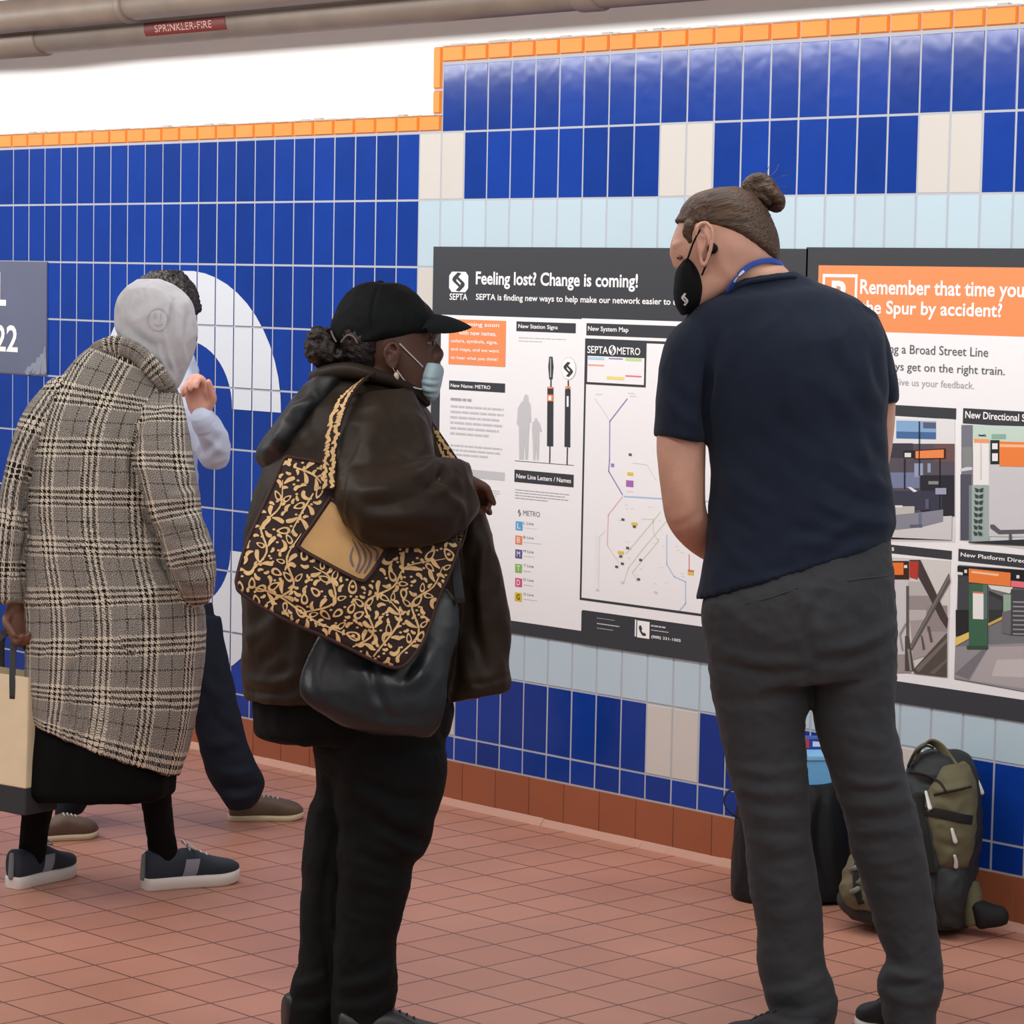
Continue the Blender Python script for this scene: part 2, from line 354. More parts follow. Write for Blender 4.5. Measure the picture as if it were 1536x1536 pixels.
for i, (x0, y0, x1, y1, c) in enumerate([(888, 535, 912, 540, 0), (919, 536.5, 940, 539.5, 1), (944, 536, 968, 542, 2), (888, 546, 912, 549.5, 3), (916, 564, 942, 570, 4), (944, 562.5, 968, 566, 5)]): slab(g, rpoly(rect(x0, y0, x1, y1)), LY(5), c)
g.obj('legend_keys', [flat((176, 214, 236)), flat((150, 146, 176)), flat((196, 222, 170)), flat((240, 170, 160)), flat((236, 222, 130)), flat((236, 120, 150))], b)
g = G(); X = lambda u, v: (860+u/6.4, 680+v/6.4); Y = lambda u, v: (860+u/6.98, 470+v/6.98)
cols = [flat((150, 140, 190)), flat((236, 170, 180)), flat((170, 200, 230)), flat((206, 216, 170)), flat((214, 214, 218)), flat((90, 92, 96)), flat((222, 120, 110)), flat((170, 110, 180)), flat((226, 200, 80))]
line_strip(g, [Y(600, 895), Y(418, 1130), Y(415, 1536), X(372, 170), X(505, 395)], 2.0, 2, 0)
line_strip(g, [Y(260, 890), Y(410, 1110)], 1.2, 2, 4)
line_strip(g, [X(505, 415), X(368, 590), X(360, 880)], 1.4, 2, 1); line_strip(g, [X(360, 880), X(470, 1050)], 0.8, 2, 1)
line_strip(g, [X(520, 412), X(1500, 470)], 2.0, 2, 2)
line_strip(g, [X(870, 560), X(800, 650), X(540, 960)], 1.1, 2, 3); line_strip(g, [X(1000, 560), X(690, 930), X(560, 1100), X(520, 1230)], 1.0, 2, 3); line_strip(g, [X(850, 840), X(690, 1030), X(600, 1140), X(650, 1230)], 1.0, 2, 3)
line_strip(g, [X(690, 630), X(800, 630), X(800, 760), X(850, 840)], 0.8, 2, 3); line_strip(g, [X(600, 90), X(740, 110), X(830, 260)], 0.8, 2, 3)
line_strip(g, [X(1145, 970), X(1145, 1110)], 1.6, 2, 6)
line_strip(g, [X(930, 780), X(930, 1060), X(1000, 1180), X(1110, 1230), X(1110, 1440), X(1050, 1510)], 1.6, 2, 2)
for x0, y0 in ((270, 770),): line_strip(g, [X(340, 740), X(285, 800), X(275, 1290)], 0.8, 2, 4)
rr = random.Random(4)
for u, v_ in ((265, 1305), (450, 1085), (490, 985), (555, 905), (620, 700), (660, 1205), (505, 1235), (680, 1020), (510, 632), (505, 1055), (580, 10), (825, 1330)):
    slab(g, rpoly(rect(*X(u-14, v_-12), *X(u+14, v_+14))), LY(3), 5 if v_ < 1230 else 4)
for u, v_ in ((580, 200), (1160, 1155), (490, 955), (620, 680)): slab(g, rpoly(rect(*X(u-28, v_-22), *X(u+28, v_+14))), LY(2.5), 8)
slab(g, rpoly(rect(*X(540, 255), *X(610, 325))), LY(2), 7); slab(g, rpoly(rect(*X(1135, 1112), *X(1190, 1135))), LY(3.4), 6)
slab(g, rpoly(rect(*X(550, 358), *X(608, 372))), LY(2), 4); slab(g, rpoly(rect(*X(395, 95), *X(425, 132))), LY(2), 0)
for (u, v_) in ((270, 840), (610, 830), (630, 860)): slab(g, rpoly(rect(*Y(u, v_), *Y(u+65, v_+16))), LY(2), 4)
for i in range(26):
    u, v_ = 420+rr.random()*700, 430+rr.random()*900
    slab(g, rpoly(rect(*X(u, v_), *X(u+14+rr.random()*30, v_+9))), LY(2), 4)
for i in range(30): slab(g, rpoly(rect(*X(244-3*(i % 2), 780+i*16), *X(276, 785+i*16))), LY(2), 4)
g.obj('route_lines', cols, p1)
# footer
Z = lambda u, v: (860+u/6.98, 890+v/6.98)
panel(p1, 'footer_band', (877.5, 915.5, 1199, 1014), 2, K)
for i in range(3): para(p1, 'footer_text', (*Z(285, 250+i*52), *Z((585, 650, 600)[i], (300, 372, 410)[i])), 1, 3, LG, 0.62, seed=40+i)
panel(p1, 'footer_rule', (*Z(684, 270), *Z(694, 448)), 3, WW)
b = panel(p1, 'phone_icon', (*Z(708, 278), *Z(833, 474)), 3, WW)
g = G(); slab(g, [wallp(*Z(*t)) for t in ((728, 335), (748, 330), (760, 372), (750, 386), (772, 412), (786, 408), (803, 432), (785, 443), (760, 435), (738, 400), (726, 362))], LY(4)); g.obj('handset', [K], b)
for i in range(2): para(p1, 'footer_text', (*Z(852, 320+i*52), *Z((1122, 1112)[i], (386, 424)[i])), 1, 3, LG, 0.62, seed=50+i)
wtext(p1, 'phone_number', '(888) 331-1005', (*Z(855, 432), *Z(1162, 516)), 3, WW, 0.012)
# ---- poster two
p2 = thing('poster', 'black framed poster with orange header about the Spur and four station photos', 'poster')
g = G(); slab(g, rpoly(rect(1214.5, 371, 1800, 1123)), LY(0), 0, 0.0042); g.obj('backing', [K], p2)
panel(p2, 'orange_header', (1233, 398, 1775, 513), 1, OR)
g = G(); r = rect(1239.5, 411, 1290, 470); frame(g, r, 0.0085, 2, 0); g.obj('header_icon', [WW], p2)
wtext(p2, 'icon_letter', 'B', (1253, 421, 1276, 462), 2, WW, 0.03)
wtext(p2, 'headline', 'Remember that time you', (1296, 419, 1541, 453.5), 2, WW, 0.02); wtext(p2, 'headline', 'took', (1552, 427, 1604, 450), 2, WW, 0.02)
wtext(p2, 'headline', 'the Spur by accident?', (1296, 450, 1508, 482.5), 2, WW, 0.02)
panel(p2, 'white_sheet', (1233, 486, 1775, 1084), .6, Wt)
TX = flat((96, 99, 104))
wtext(p2, 'message', 'Finding a Broad Street Line', (1309, 514.8, 1487, 540), 2, TX, 0.004)
wtext(p2, 'message', 'train is easy. Always get on the right train.', (1171, 540, 1512, 567), 2, TX, 0.004) if False else wtext(p2, 'message', 'Always get on the right train.', (1315, 541.5, 1512, 567), 2, TX, 0.004)
wtext(p2, 'message', 'Give us your feedback.', (1345, 567, 1466, 587), 2, GY, 0.0)
bar(p2, (1240, 601, 1439, 629), None, None)
bar(p2, (1450, 612, 1645, 647), 'New Directional Signs', (1453.5, 616, 1562, 637))
bar(p2, (1240, 806, 1432.5, 839), 'New Station Entrances', (1247, 808, 1346.5, 826))
bar(p2, (1443, 822.5, 1640, 862), 'New Platform Direction Signs', (1446.5, 828, 1590, 851))
def photo(shapes, mapper, base):
    g = G(); ms = []
    for i, (c, pts) in enumerate([base]+shapes):
        m = flat(c, 0.45)
        if m not in ms: ms.append(m)
        slab(g, [wallp(*mapper(*p)) for p in pts], LY(2+min(i, 1)+i*0.12), ms.index(m))
    return g.obj('photo_print', ms, p2)
A = lambda u, v: (1330+u/7.316, 610+v/7.316)
bx = lambda a, b_, c, d, k=0: [(a, b_), (c, b_+k), (c, d+k), (a, d)]
photo([((132, 172, 212), bx(145, 150, 580, 340, 10)), ((70, 110, 160), bx(145, 270, 580, 345, 10)), ((92, 96, 120), bx(440, 170, 580, 235, 5)),
       ((88, 82, 92), bx(-600, 405, 785, 1200, 0)), ((118, 128, 160), bx(-600, 720, 400, 890, 0)), ((112, 84, 84), bx(560, 405, 785, 600)), ((64, 62, 72), bx(60, 400, 330, 560)),
       ((150, 160, 190), bx(345, 620, 440, 770)), ((150, 160, 190), bx(490, 620, 525, 720)), ((44, 44, 52), bx(410, 750, 780, 1200)), ((140, 140, 140), bx(500, 815, 610, 850)),
       ((60, 62, 78), bx(-600, 920, 650, 1130)), ((225, 228, 234), [(270, 880), (310, 880), (380, 925), (340, 935)]), ((36, 38, 42), bx(225, 480, 345, 560)), ((225, 225, 225), bx(240, 505, 310, 552)),
       ((60, 40, 30), [(345, 475), (690, 455), (690, 570), (345, 575)]), ((238, 140, 82), [(360, 485), (670, 468), (670, 560), (360, 565)]),
       ((30, 32, 40), bx(395, 160, 407, 760)), ((30, 32, 40), bx(620, 570, 632, 1130)), ((40, 42, 60), bx(232, 570, 248, 900)), ((190, 190, 184), bx(-600, 1090, 350, 1200)),
       ((136, 138, 150), [(-600, 1250), (400, 1160), (665, 1125), (665, 1260), (430, 1320), (-600, 1440)]), ((208, 208, 208), [(-600, 1430), (430, 1320), (665, 1260), (665, 1200), (760, 1195), (755, 1460), (-600, 1400)]), ((110, 114, 140), bx(395, 1150, 430, 1320)), ((92, 98, 120), bx(300, 1290, 435, 1325)),
       ((226, 226, 226), bx(90, 1080, 220, 1105)), ((160, 160, 190), bx(580, 890, 700, 960)), ((92, 94, 118), bx(470, 1010, 510, 1120))], A,
      ((226, 228, 230), bx(-560, 110, 785, 1460, 22)))
photo([((196, 218, 206), bx(870, 195, 2300, 480, 40)), ((142, 176, 160), bx(1190, 300, 1350, 355)), ((96, 120, 108), [(1040, 320), (1060, 295), (1085, 325), (1125, 300), (1135, 330)]), ((120, 122, 134), bx(860, 200, 985, 1460)), ((214, 214, 224), [(850, 680), (980, 640), (980, 690), (850, 710)]), ((84, 84, 98), bx(850, 740, 970, 1460)), ((136, 140, 138), bx(870, 440, 980, 660)),
       ((204, 204, 208), bx(1160, 600, 2300, 1420, 20)), ((160, 178, 174), bx(975, 860, 1165, 1480)), ((120, 140, 138), bx(945, 860, 975, 1480)), ((236, 236, 234), bx(990, 365, 1165, 858)), ((240, 160, 110), bx(1000, 350, 1165, 395, 6)), ((206, 206, 206), bx(1070, 395, 1085, 800)),
       ((30, 44, 46), bx(1180, 365, 1280, 630)), ((236, 236, 236), bx(1200, 400, 1260, 465)), ((236, 236, 236), bx(1200, 510, 1262, 595)), ((238, 132, 66), bx(1280, 380, 2300, 650, 30)), ((250, 190, 150), bx(1285, 410, 2300, 440, 20)),
       ((92, 92, 100), [(1180, 1290), (1220, 1290), (1290, 1350), (2300, 1330), (2300, 1370), (1270, 1395), (1180, 1330)]), ((92, 92, 100), bx(1385, 1380, 1415, 1500)), ((50, 50, 56), [(940, 1480), (2300, 1420), (2300, 1560), (940, 1490)]),
       ] + [((60, 72, 72), [(x, y), (x+45, y+18), (x+42, y+48), (x+10, y+48)] if x < 1050 else [(x+45, y), (x, y+18), (x+3, y+48), (x+35, y+48)]) for x0 in (1010, 1062) for y in range(885, 1400, 68) for x in (x0-(y-885)*0.03,)], A,
      ((206, 214, 212), [(870, 190), (2300, 300), (2300, 1660), (835, 1460)]))
B = lambda u, v: (1330+u/6.145, 810+v/6.145)
photo([((206, 206, 208), bx(-450, 360, 230, 1060)), ((160, 152, 150), bx(-450, 1050, 260, 1220)), ((190, 186, 184), bx(230, 380, 440, 740)), ((154, 146, 146), bx(235, 510, 450, 640)), ((168, 158, 158), [(250, 740), (470, 720), (590, 850), (590, 1000), (280, 1100)]), ((150, 140, 140), bx(400, 600, 590, 840)),
       ((72, 62, 62), [(240, 180), (345, 180), (600, 720), (590, 820), (530, 730), (420, 510)]), ((184, 62, 48), [(245, 195), (330, 195), (320, 360), (245, 340)]), ((60, 40, 34), bx(-450, 190, 240, 360)), ((238, 122, 54), bx(-450, 205, 190, 318)), ((230, 230, 230), bx(195, 228, 225, 255)),
       ((96, 92, 88), bx(215, 420, 240, 900)), ((86, 80, 74), [(280, 1190), (590, 850), (590, 1260), (290, 1225)]), ((120, 112, 104), [(300, 1180), (590, 900), (590, 940), (330, 1215)]), ((110, 102, 94), [(430, 1220), (590, 1090), (590, 1120), (470, 1235)]),
       ((96, 92, 88), [(610, 300), (622, 380), (270, 1010), (245, 980)]), ((130, 126, 120), [(612, 320), (616, 340), (262, 990), (252, 984)]), ((80, 74, 70), [(205, 880), (240, 880), (290, 1200), (205, 1200)]), ((150, 146, 140), [(228, 1000), (246, 1000), (270, 1200), (250, 1200)]), ((92, 86, 80), [(350, 870), (365, 880), (390, 1000), (370, 1010)]), ((92, 86, 80), [(410, 790), (430, 790), (460, 930), (440, 940)]),
       ((150, 148, 146), [(150, 860), (215, 750), (222, 765), (165, 870), (190, 1010), (175, 1015)])], B,
      ((214, 212, 208), [(-450, 120), (622, 190), (590, 1265), (-450, 1150)]))
photo([((150, 148, 152), [(665, 980), (1000, 960), (2200, 900), (2200, 1560), (655, 1270)]), ((176, 170, 172), [(980, 980), (2200, 960), (2200, 1500), (800, 1290)]), ((196, 192, 192), [(1050, 1100), (2200, 1060), (2200, 1300), (1000, 1250)]), ((122, 120, 126), [(660, 1230), (790, 1280), (960, 1000), (930, 990)]),
       ((70, 72, 78), bx(690, 310, 800, 650)), ((40, 42, 46), bx(670, 640, 800, 880)), ((232, 202, 112), [(665, 900), (800, 840), (800, 900), (665, 975)]), ((52, 58, 56), [(975, 460), (1110, 520), (1110, 700), (975, 760)]), ((70, 74, 78), [(975, 500), (1100, 560), (1100, 640), (975, 640)]), ((206, 176, 96), [(970, 765), (1120, 690), (1120, 720), (970, 790)]),
       ((222, 226, 222), [(965, 410), (1200, 430), (1170, 490), (1000, 450)]), ((150, 178, 156), bx(1110, 500, 1200, 700)), ((110, 110, 114), [(1100, 660), (1180, 640), (1180, 870), (1095, 850)]), ((72, 74, 80), bx(1180, 450, 2200, 870, 40))] +
      [((150, 152, 156), bx(1200, y, 2200, y+14, 20)) for y in range(560, 860, 42)] +
      [((64, 106, 80), bx(795, 400, 965, 980)), ((50, 84, 64), bx(775, 970, 970, 1000)), ((92, 120, 112), bx(925, 410, 965, 720)), ((238, 238, 236), bx(832, 480, 930, 722, 6)), ((214, 120, 90), bx(832, 470, 930, 486, 6)), ((30, 32, 36), [(690, 235), (2200, 330), (2200, 480), (690, 310)]), ((238, 132, 66), [(795, 258), (1180, 298), (1180, 425), (795, 385)]), ((250, 200, 160), [(820, 280), (1070, 308), (1070, 330), (820, 300)]),
       ((236, 120, 130), [(1185, 370), (2200, 470), (2200, 530), (1185, 425)]), ((228, 228, 228), bx(1235, 320, 1262, 350)), ((228, 228, 228), [(690, 290), (740, 295), (740, 320), (690, 315)]), ((228, 228, 228), bx(755, 270, 780, 300))], B,
      ((120, 122, 126), [(692, 225), (2200, 340), (2200, 1560), (655, 1280)]))
# ---- the big white letter on the tiles, cut tile by tile
def clip(poly, x0, x1, z0, z1):
    for ax, val, sg in ((0, x0, 1), (0, x1, -1), (1, z0, 1), (1, z1, -1)):
        out = []
        for i in range(len(poly)):
            a, b = poly[i-1], poly[i]; da, db = (a[ax]-val)*sg, (b[ax]-val)*sg
            if (da < 0) != (db < 0): t = da/(da-db); out.append((a[0]+(b[0]-a[0])*t, a[1]+(b[1]-a[1])*t))
            if db >= 0: out.append(b)
        poly = out
        if not poly: break
    return poly
sc_, _ = wallp(283, 620); so, zt_ = wallp(425, 619); si, _ = wallp(351.7, 619); _, ztop = wallp(281, 406); _, zin = wallp(287, 511); _, zb_ = wallp(352, 826); _, zib = wallp(300, 912); _, zbot = wallp(300, 1018)
ro, ri = so-sc_, si-sc_
def arc(rx, rz, zc, a0, a1, n=26): return [(sc_+rx*math.cos(a), zc+rz*math.sin(a)) for a in np.linspace(a0, a1, n)]
outer = arc(ro, ztop-zt_, zt_, 0, math.pi) + arc(ro, zb_-zbot, zb_, math.pi, 2*math.pi)
inner = arc(ri, zin-zt_, zt_, 0, math.pi) + arc(ri, zb_-zib, zb_, math.pi, 2*math.pi)
lg = G()
for i in range(len(outer)-1):
    quad = [outer[i], outer[i+1], inner[i+1], inner[i]]
    for j in range(-26, -3):
        for k in range(2, 12):
            z0_, z1_ = LZ(k+1), LZ(k)
            pq = clip(quad, j*TW+.0034, (j+1)*TW-.0034, z0_+.0034, z1_-.0034)
            if len(pq) >= 3: slab(lg, pq, -0.0107, 0, 0.0008)
lg.obj('wall_letter', [flat((216, 224, 232), 0.4)], label='giant white letter C stuck on the blue wall tiles behind the gesturing man', category='wall lettering')
# ---- grey notice at the left edge
sg_ = thing('wall_sign', 'blue-grey sign on the tiles at left ending in L and 22 in white', 'sign')
g = G(); r = rect(-260, 388, 74, 563); slab(g, rpoly(r), LY(1), 0, 0.006); g.obj('sign_panel', [mat('sign_blue_grey', (104, 110, 134), 0.35, var=0.05, vscale=4)], sg_)
wtext(sg_, 'sign_lettering', 'CITY HALL', (-118, 405, 14, 459.5), 2, WW, 0.02)
wtext(sg_, 'sign_lettering', '2022', (-38, 485, 31.5, 529), 2, WW, 0.02)
g = G(); rr = random.Random(3)
for i in range(16):
    a = rr.random(); x = 34+40*a; y = 562-6*rr.random(); h = 6+ (a**1.5)*36*(0.5+rr.random()*0.6); slab(g, [wallp(x-2, y), wallp(x+2.2, y), wallp(min(73.5, x+4+rr.random()*5), y-h), wallp(min(73.5, x+3), y-h)], LY(2)-i*0.00002)
g.obj('scuff', [flat((138, 146, 162))], sg_)
# ---- pipes under the ceiling
m_pipe = mat('painted_pipe', (116, 102, 90), 0.5, bump=0.3, bscale=60, var=0.12, vscale=7)
def pipe_run(label, yy, pa, pb, r_px, stubs, name='sprinkler_pipe'):
    a = np.array([wallp(*pa, yy)[0], yy, wallp(*pa, yy)[1]]); b = np.array([wallp(*pb, yy)[0], yy, wallp(*pb, yy)[1]])
    z = (a[2]+b[2])/2; r = r_px*0.00225
    t = thing(name, label, 'pipe')
    def cyl(nm, x0, x1, rr_, m, n=40, flare=0.0):
        v, f = [], []
        xs_ = np.linspace(x0, x1, 2) if not flare else [x0, x0+flare, x1-flare, x1]
        rs = [rr_]*2 if not flare else [rr_*0.93, rr_, rr_, rr_*0.93]
        for x, q_ in zip(xs_, rs):
            for k in range(n): an = 2*math.pi*k/n; v.append((x, yy+q_*math.cos(an), z+q_*math.sin(an)))
        m_ = len(xs_)
        for i in range(m_-1):
            for k in range(n): f.append((i*n+k, i*n+(k+1) % n, (i+1)*n+(k+1) % n, (i+1)*n+k))
        f.append(tuple(range(n))[::-1]); f.append(tuple((m_-1)*n+k for k in range(n)))
        return mesh(nm, v, f, m, t, True)
    cyl('pipe_length', XMIN*TW+0.1, XMAX*TW-0.1, r, m_pipe)
    for (xa, xb, k) in stubs:
        x0 = wallp(xa, 40, yy)[0]; x1 = wallp(xb, 40, yy)[0]
        cyl('coupling', x0, x1, r*k, m_pipe, flare=0.008)
    return t, z, r
t1, z1_, r1_ = pipe_run('thick beige sprinkler pipe with red label along the ceiling edge', -0.25, (60, 56), (330, 36), 25, [(-60, 70, 1.13), (870, 905, 1.12)])
t2, z2_, r2_ = pipe_run('beige upper pipe with a coupling, nearer than the red-labelled pipe', -0.42, (80, 22), (250, -3), 24, [(-250, 196, 1.06), (190, 199, 1.16)])
# red label wrapped on the lower pipe
def on_pipe(yy, z, r, x, ang): return (x, yy-r*math.sin(ang), z+r*math.cos(ang))
lx0, lx1 = wallp(236, 38, -0.25)[0], wallp(358, 30, -0.25)[0]
v, f = [], []
for i, an in enumerate(np.linspace(1.35, 2.15, 9)):
    for x in (lx0, lx1): v.append(on_pipe(-0.25, z1_, r1_+0.0012, x, an))
for i in range(8): f.append((2*i, 2*i+1, 2*i+3, 2*i+2))
lab = mesh('pipe_label', v, f, flat((100, 34, 30)), t1, recalc=False, label='dark red label reading SPRINKLER-FIRE')
tv, tf = text_geo('SPRINKLER-FIRE', 0.0); lo, hi = tv.min(0), tv.max(0)
mesh('label_lettering', [on_pipe(-0.25, z1_, r1_+0.0022, lx0+(lx1-lx0)*(0.14+0.70*(p[0]-lo[0])/(hi[0]-lo[0])), 1.95-0.42*(p[1]-lo[1])/(hi[1]-lo[1])) for p in tv], tf, flat((196, 150, 140)), lab)
# ================================================================== BODY / CLOTH TOOLS
class Fig:
    """a standing figure: pixel points of the photograph at a real depth, measured from the floor point under it"""
    def __init__(s, x, y): s.D = fdepth(x, y); s.k = s.D/FPX
    def P(s, x, y, d=0.0): return at(x, y, s.D+d)
    def dd(s, x, y): return fdepth(x, y)-s.D
def crom(A, sub):
    A = np.asarray(A, float); n = len(A)
    if n < 2: return A
    E = np.vstack([2*A[0]-A[1], A, 2*A[-1]-A[-2]]); out = []
    for i in range(n-1):
        p0, p1, p2, p3 = E[i], E[i+1], E[i+2], E[i+3]
        for k in range(sub):
            t = k/sub
            out.append(0.5*((2*p1)+(p2-p0)*t+(2*p0-5*p1+4*p2-p3)*t*t+(3*p1-p0-3*p2+p3)*t**3))
    out.append(A[-1]); return np.array(out)
class Geo:
    def __init__(s, v, f, uv=None): s.v = np.asarray(v, float); s.f = f; s.uv = uv
def rings(C, E1, E2, n, ex, cap, vs):
    th = np.linspace(0, 2*np.pi, n, endpoint=False)
    c, s = np.cos(th), np.sin(th)
    cc = np.sign(c)*np.abs(c)**(2/ex); ss = np.sign(s)*np.abs(s)**(2/ex)
    V = C[:, None, :] + E2[:, None, :]*cc[None, :, None] + E1[:, None, :]*ss[None, :, None]
    m = len(C); f = []
    for i in range(m-1):
        a, b = i*n, (i+1)*n
        for k in range(n): f.append((a+k, a+(k+1) % n, b+(k+1) % n, b+k))
    seg = np.linalg.norm(np.roll(V, -1, 1)-V, axis=2); u = np.cumsum(seg, 1)-seg
    tot = seg.sum(1)[:, None]; U = u-tot/2
    uv = np.stack([U, np.repeat(vs[:, None], n, 1)], 2).reshape(-1, 2)
    V = V.reshape(-1, 3)
    if cap:
        V = np.vstack([V, C[:1], C[-1:]]); uv = np.vstack([uv, uv[:1], uv[-1:]]); p, q = m*n, m*n+1
        for k in range(n): f.append((p, (k+1) % n, k)); f.append((q, (m-1)*n+k, (m-1)*n+(k+1) % n))
    return Geo(V, f, uv)
def loft(F, secs, n=36, sub=5, ex=2.0, cap=True):
    """secs: (xL,yL, xR,yR, depth, half thickness in m) - silhouette pairs down the form"""
    S = crom(secs, sub)
    L = np.array([F.P(a[0], a[1], a[4]) for a in S]); R = np.array([F.P(a[2], a[3], a[4]) for a in S])
    C = (L+R)/2; E1 = (R-L)/2
    h = E1/np.maximum(np.linalg.norm(E1, axis=1)[:, None], 1e-9)
    d = FW[None]-h*(h@FW)[:, None]; d /= np.linalg.norm(d, axis=1)[:, None]
    E2 = d*np.maximum(S[:, 5], 1e-4)[:, None]
    vs = np.concatenate([[0], np.cumsum(np.linalg.norm(np.diff(C, axis=0), axis=1))])
    return rings(C, E1, E2, n, ex, cap, vs)
def tubew(P, R, n=20, sub=4, flat=1.0, cap=True, ref=None, round_ends=True):
    """a round limb through world points with a radius each"""
    S = crom(np.hstack([np.asarray(P, float), np.asarray(R, float).reshape(-1, 1)]), sub)
    C, r = S[:, :3], np.maximum(S[:, 3], 1e-4)
    if round_ends:
        def dome(c, t, r0): return [(c+t*r0*math.sin(a), r0*math.cos(a)) for a in (0.5, 0.95, 1.3)]
        t0 = C[0]-C[1]; t0 /= np.linalg.norm(t0)+1e-9; t1 = C[-1]-C[-2]; t1 /= np.linalg.norm(t1)+1e-9
        a = dome(C[0], t0, r[0])[::-1]; b = dome(C[-1], t1, r[-1])
        C = np.vstack([[x[0] for x in a], C, [x[0] for x in b]]); r = np.concatenate([[x[1] for x in a], r, [x[1] for x in b]])
    T = np.gradient(C, axis=0); T /= np.linalg.norm(T, axis=1)[:, None]+1e-12
    e = np.cross(T[0], FW if ref is None else ref)
    if np.linalg.norm(e) < 0.05: e = np.cross(T[0], RT)
    e /= np.linalg.norm(e); E1 = []
    for t in T:
        e = e-t*(e@t); e /= np.linalg.norm(e); E1.append(e)
    E1 = np.array(E1); E2 = np.cross(T, E1)
    vs = np.concatenate([[0], np.cumsum(np.linalg.norm(np.diff(C, axis=0), axis=1))])
    return rings(C, E1*r[:, None], E2*(r*flat)[:, None], n, 2.0, cap, vs)
def tube(F, pts, **k):
    """pts: (x, y, depth, radius px)"""
    return tubew([F.P(p[0], p[1], p[2]) for p in pts], [p[3]*F.k for p in pts], **k)
def ball(F, x, y, d, rx, ry, rd, n=20):
    secs = [(x-rx*math.sin(a), y-ry*math.cos(a), x+rx*math.sin(a), y-ry*math.cos(a), d, rd*math.sin(a)) for a in np.linspace(0.12, math.pi-0.12, 9)]
    return loft(F, secs, n=n, sub=2)
def join(gs):
    v, f, n = [], [], 0
    for g in gs: v.append(g.v); f += [tuple(i+n for i in q) for q in g.f]; n += len(g.v)
    return Geo(np.vstack(v), f)
def noise3(P, sc, seed=0.0, an=(1, 1, 1)):
    an = np.asarray(an, float); Q = (P@an.T if an.ndim == 2 else P*an)*sc+np.array([seed, seed*1.7, -seed])
    return np.array([noise.noise(Vector(p)) for p in Q.tolist()])
def normals(me):
    n = np.zeros(len(me.vertices)*3); me.vertex_normals.foreach_get('vector', n); return n.reshape(-1, 3)
def coords(me):
    n = np.zeros(len(me.vertices)*3); me.vertices.foreach_get('co', n); return n.reshape(-1, 3)
def fold_disp(P, N, folds):
    """folds: (x0,y0,x1,y1, height m, width px) ridges (+) or creases (-) on the side that faces the photograph"""
    px, py, _ = proj(P); out = np.zeros(len(P)); face = np.clip(-(N@FW)*2.0, 0, 1)
    for x0, y0, x1, y1, a, wd in folds:
        dx, dy = x1-x0, y1-y0; L2 = dx*dx+dy*dy+1e-9
        t = ((px-x0)*dx+(py-y0)*dy)/L2; tc = np.clip(t, 0, 1)
        bow = 0.08*math.sqrt(L2)*np.sin(np.pi*tc)
        nx, ny = -dy/math.sqrt(L2), dx/math.sqrt(L2)
        dist = np.hypot(px-x0-tc*dx-nx*bow, py-y0-tc*dy-ny*bow)
        e = np.exp(-(dist/wd)**2)-0.35*np.exp(-((dist-2*wd)/wd)**2)
        out += a*e*np.clip(np.sin(np.pi*np.clip(t*0.86+0.07, 0, 1)), 0, 1)**0.6
    return out*face
def fuse(name, gs, m, parent=None, vox=0.007, smooth=3, folds=None, waves=(), uv=False, post=None, disp_lim=None, **props):
    """one continuous skin over overlapping lofts; waves: (height, scale, seed, stretch)"""
    j = join(gs); me = bpy.data.meshes.new(name); me.from_pydata([tuple(p) for p in j.v], [], j.f)
    o = bpy.data.objects.new(name, me); COL.objects.link(o)
    r = o.modifiers.new('r', 'REMESH'); r.mode = 'VOXEL'; r.voxel_size = vox; r.adaptivity = 0
    if smooth: s = o.modifiers.new('s', 'SMOOTH'); s.factor = 0.5; s.iterations = smooth
    m2 = bpy.data.meshes.new_from_object(o.evaluated_get(bpy.context.evaluated_depsgraph_get()))
    bpy.data.objects.remove(o); bpy.data.meshes.remove(me); m2.name = name
    if folds or waves:
        P = coords(m2); N = normals(m2); h = np.zeros(len(P))
        if folds: h += fold_disp(P, N, folds)
        for a, sc, sd, an in waves:
            nz = noise3(P, sc, sd, an); h += a*(1-2*np.abs(nz)*1.4)
        if disp_lim is not None: h *= disp_lim(P)
        P = P+N*h[:, None]; m2.vertices.foreach_set('co', P.ravel())
    if uv:
        kd = []
        for gi, g in enumerate(gs):
            t = KDTree(len(g.v))
            for i, p in enumerate(g.v): t.insert(p, i)
            t.balance(); kd.append(t)
        lay = m2.uv_layers.new(name='cloth'); UVs = np.zeros((len(m2.loops), 2)); V = coords(m2)
        cache = [dict() for _ in gs]
        for p in m2.polygons:
            c = p.center; gi = min(range(len(gs)), key=lambda i: kd[i].find(c)[2])
            t, g, ca = kd[gi], gs[gi], cache[gi]
            for li in p.loop_indices:
                vi = m2.loops[li].vertex_index
                if vi not in ca:
                    fs = t.find_n(V[vi], 3); ws = np.array([1/(x[2]+1e-4) for x in fs]); us = np.array([g.uv[x[1]] for x in fs])
                    if np.ptp(us[:, 0]) > 0.12: us[:] = us[0]
                    ca[vi] = (us*ws[:, None]).sum(0)/ws.sum()
                UVs[li] = ca[vi]+np.array([0.31*gi, 0.05*gi])
        lay.data.foreach_set('uv', UVs.ravel())
    m2.materials.clear(); m2.materials.append(m)
    m2.polygons.foreach_set('use_smooth', np.ones(len(m2.polygons), dtype=bool)); m2.update()
    return link(name, m2, parent, **props)
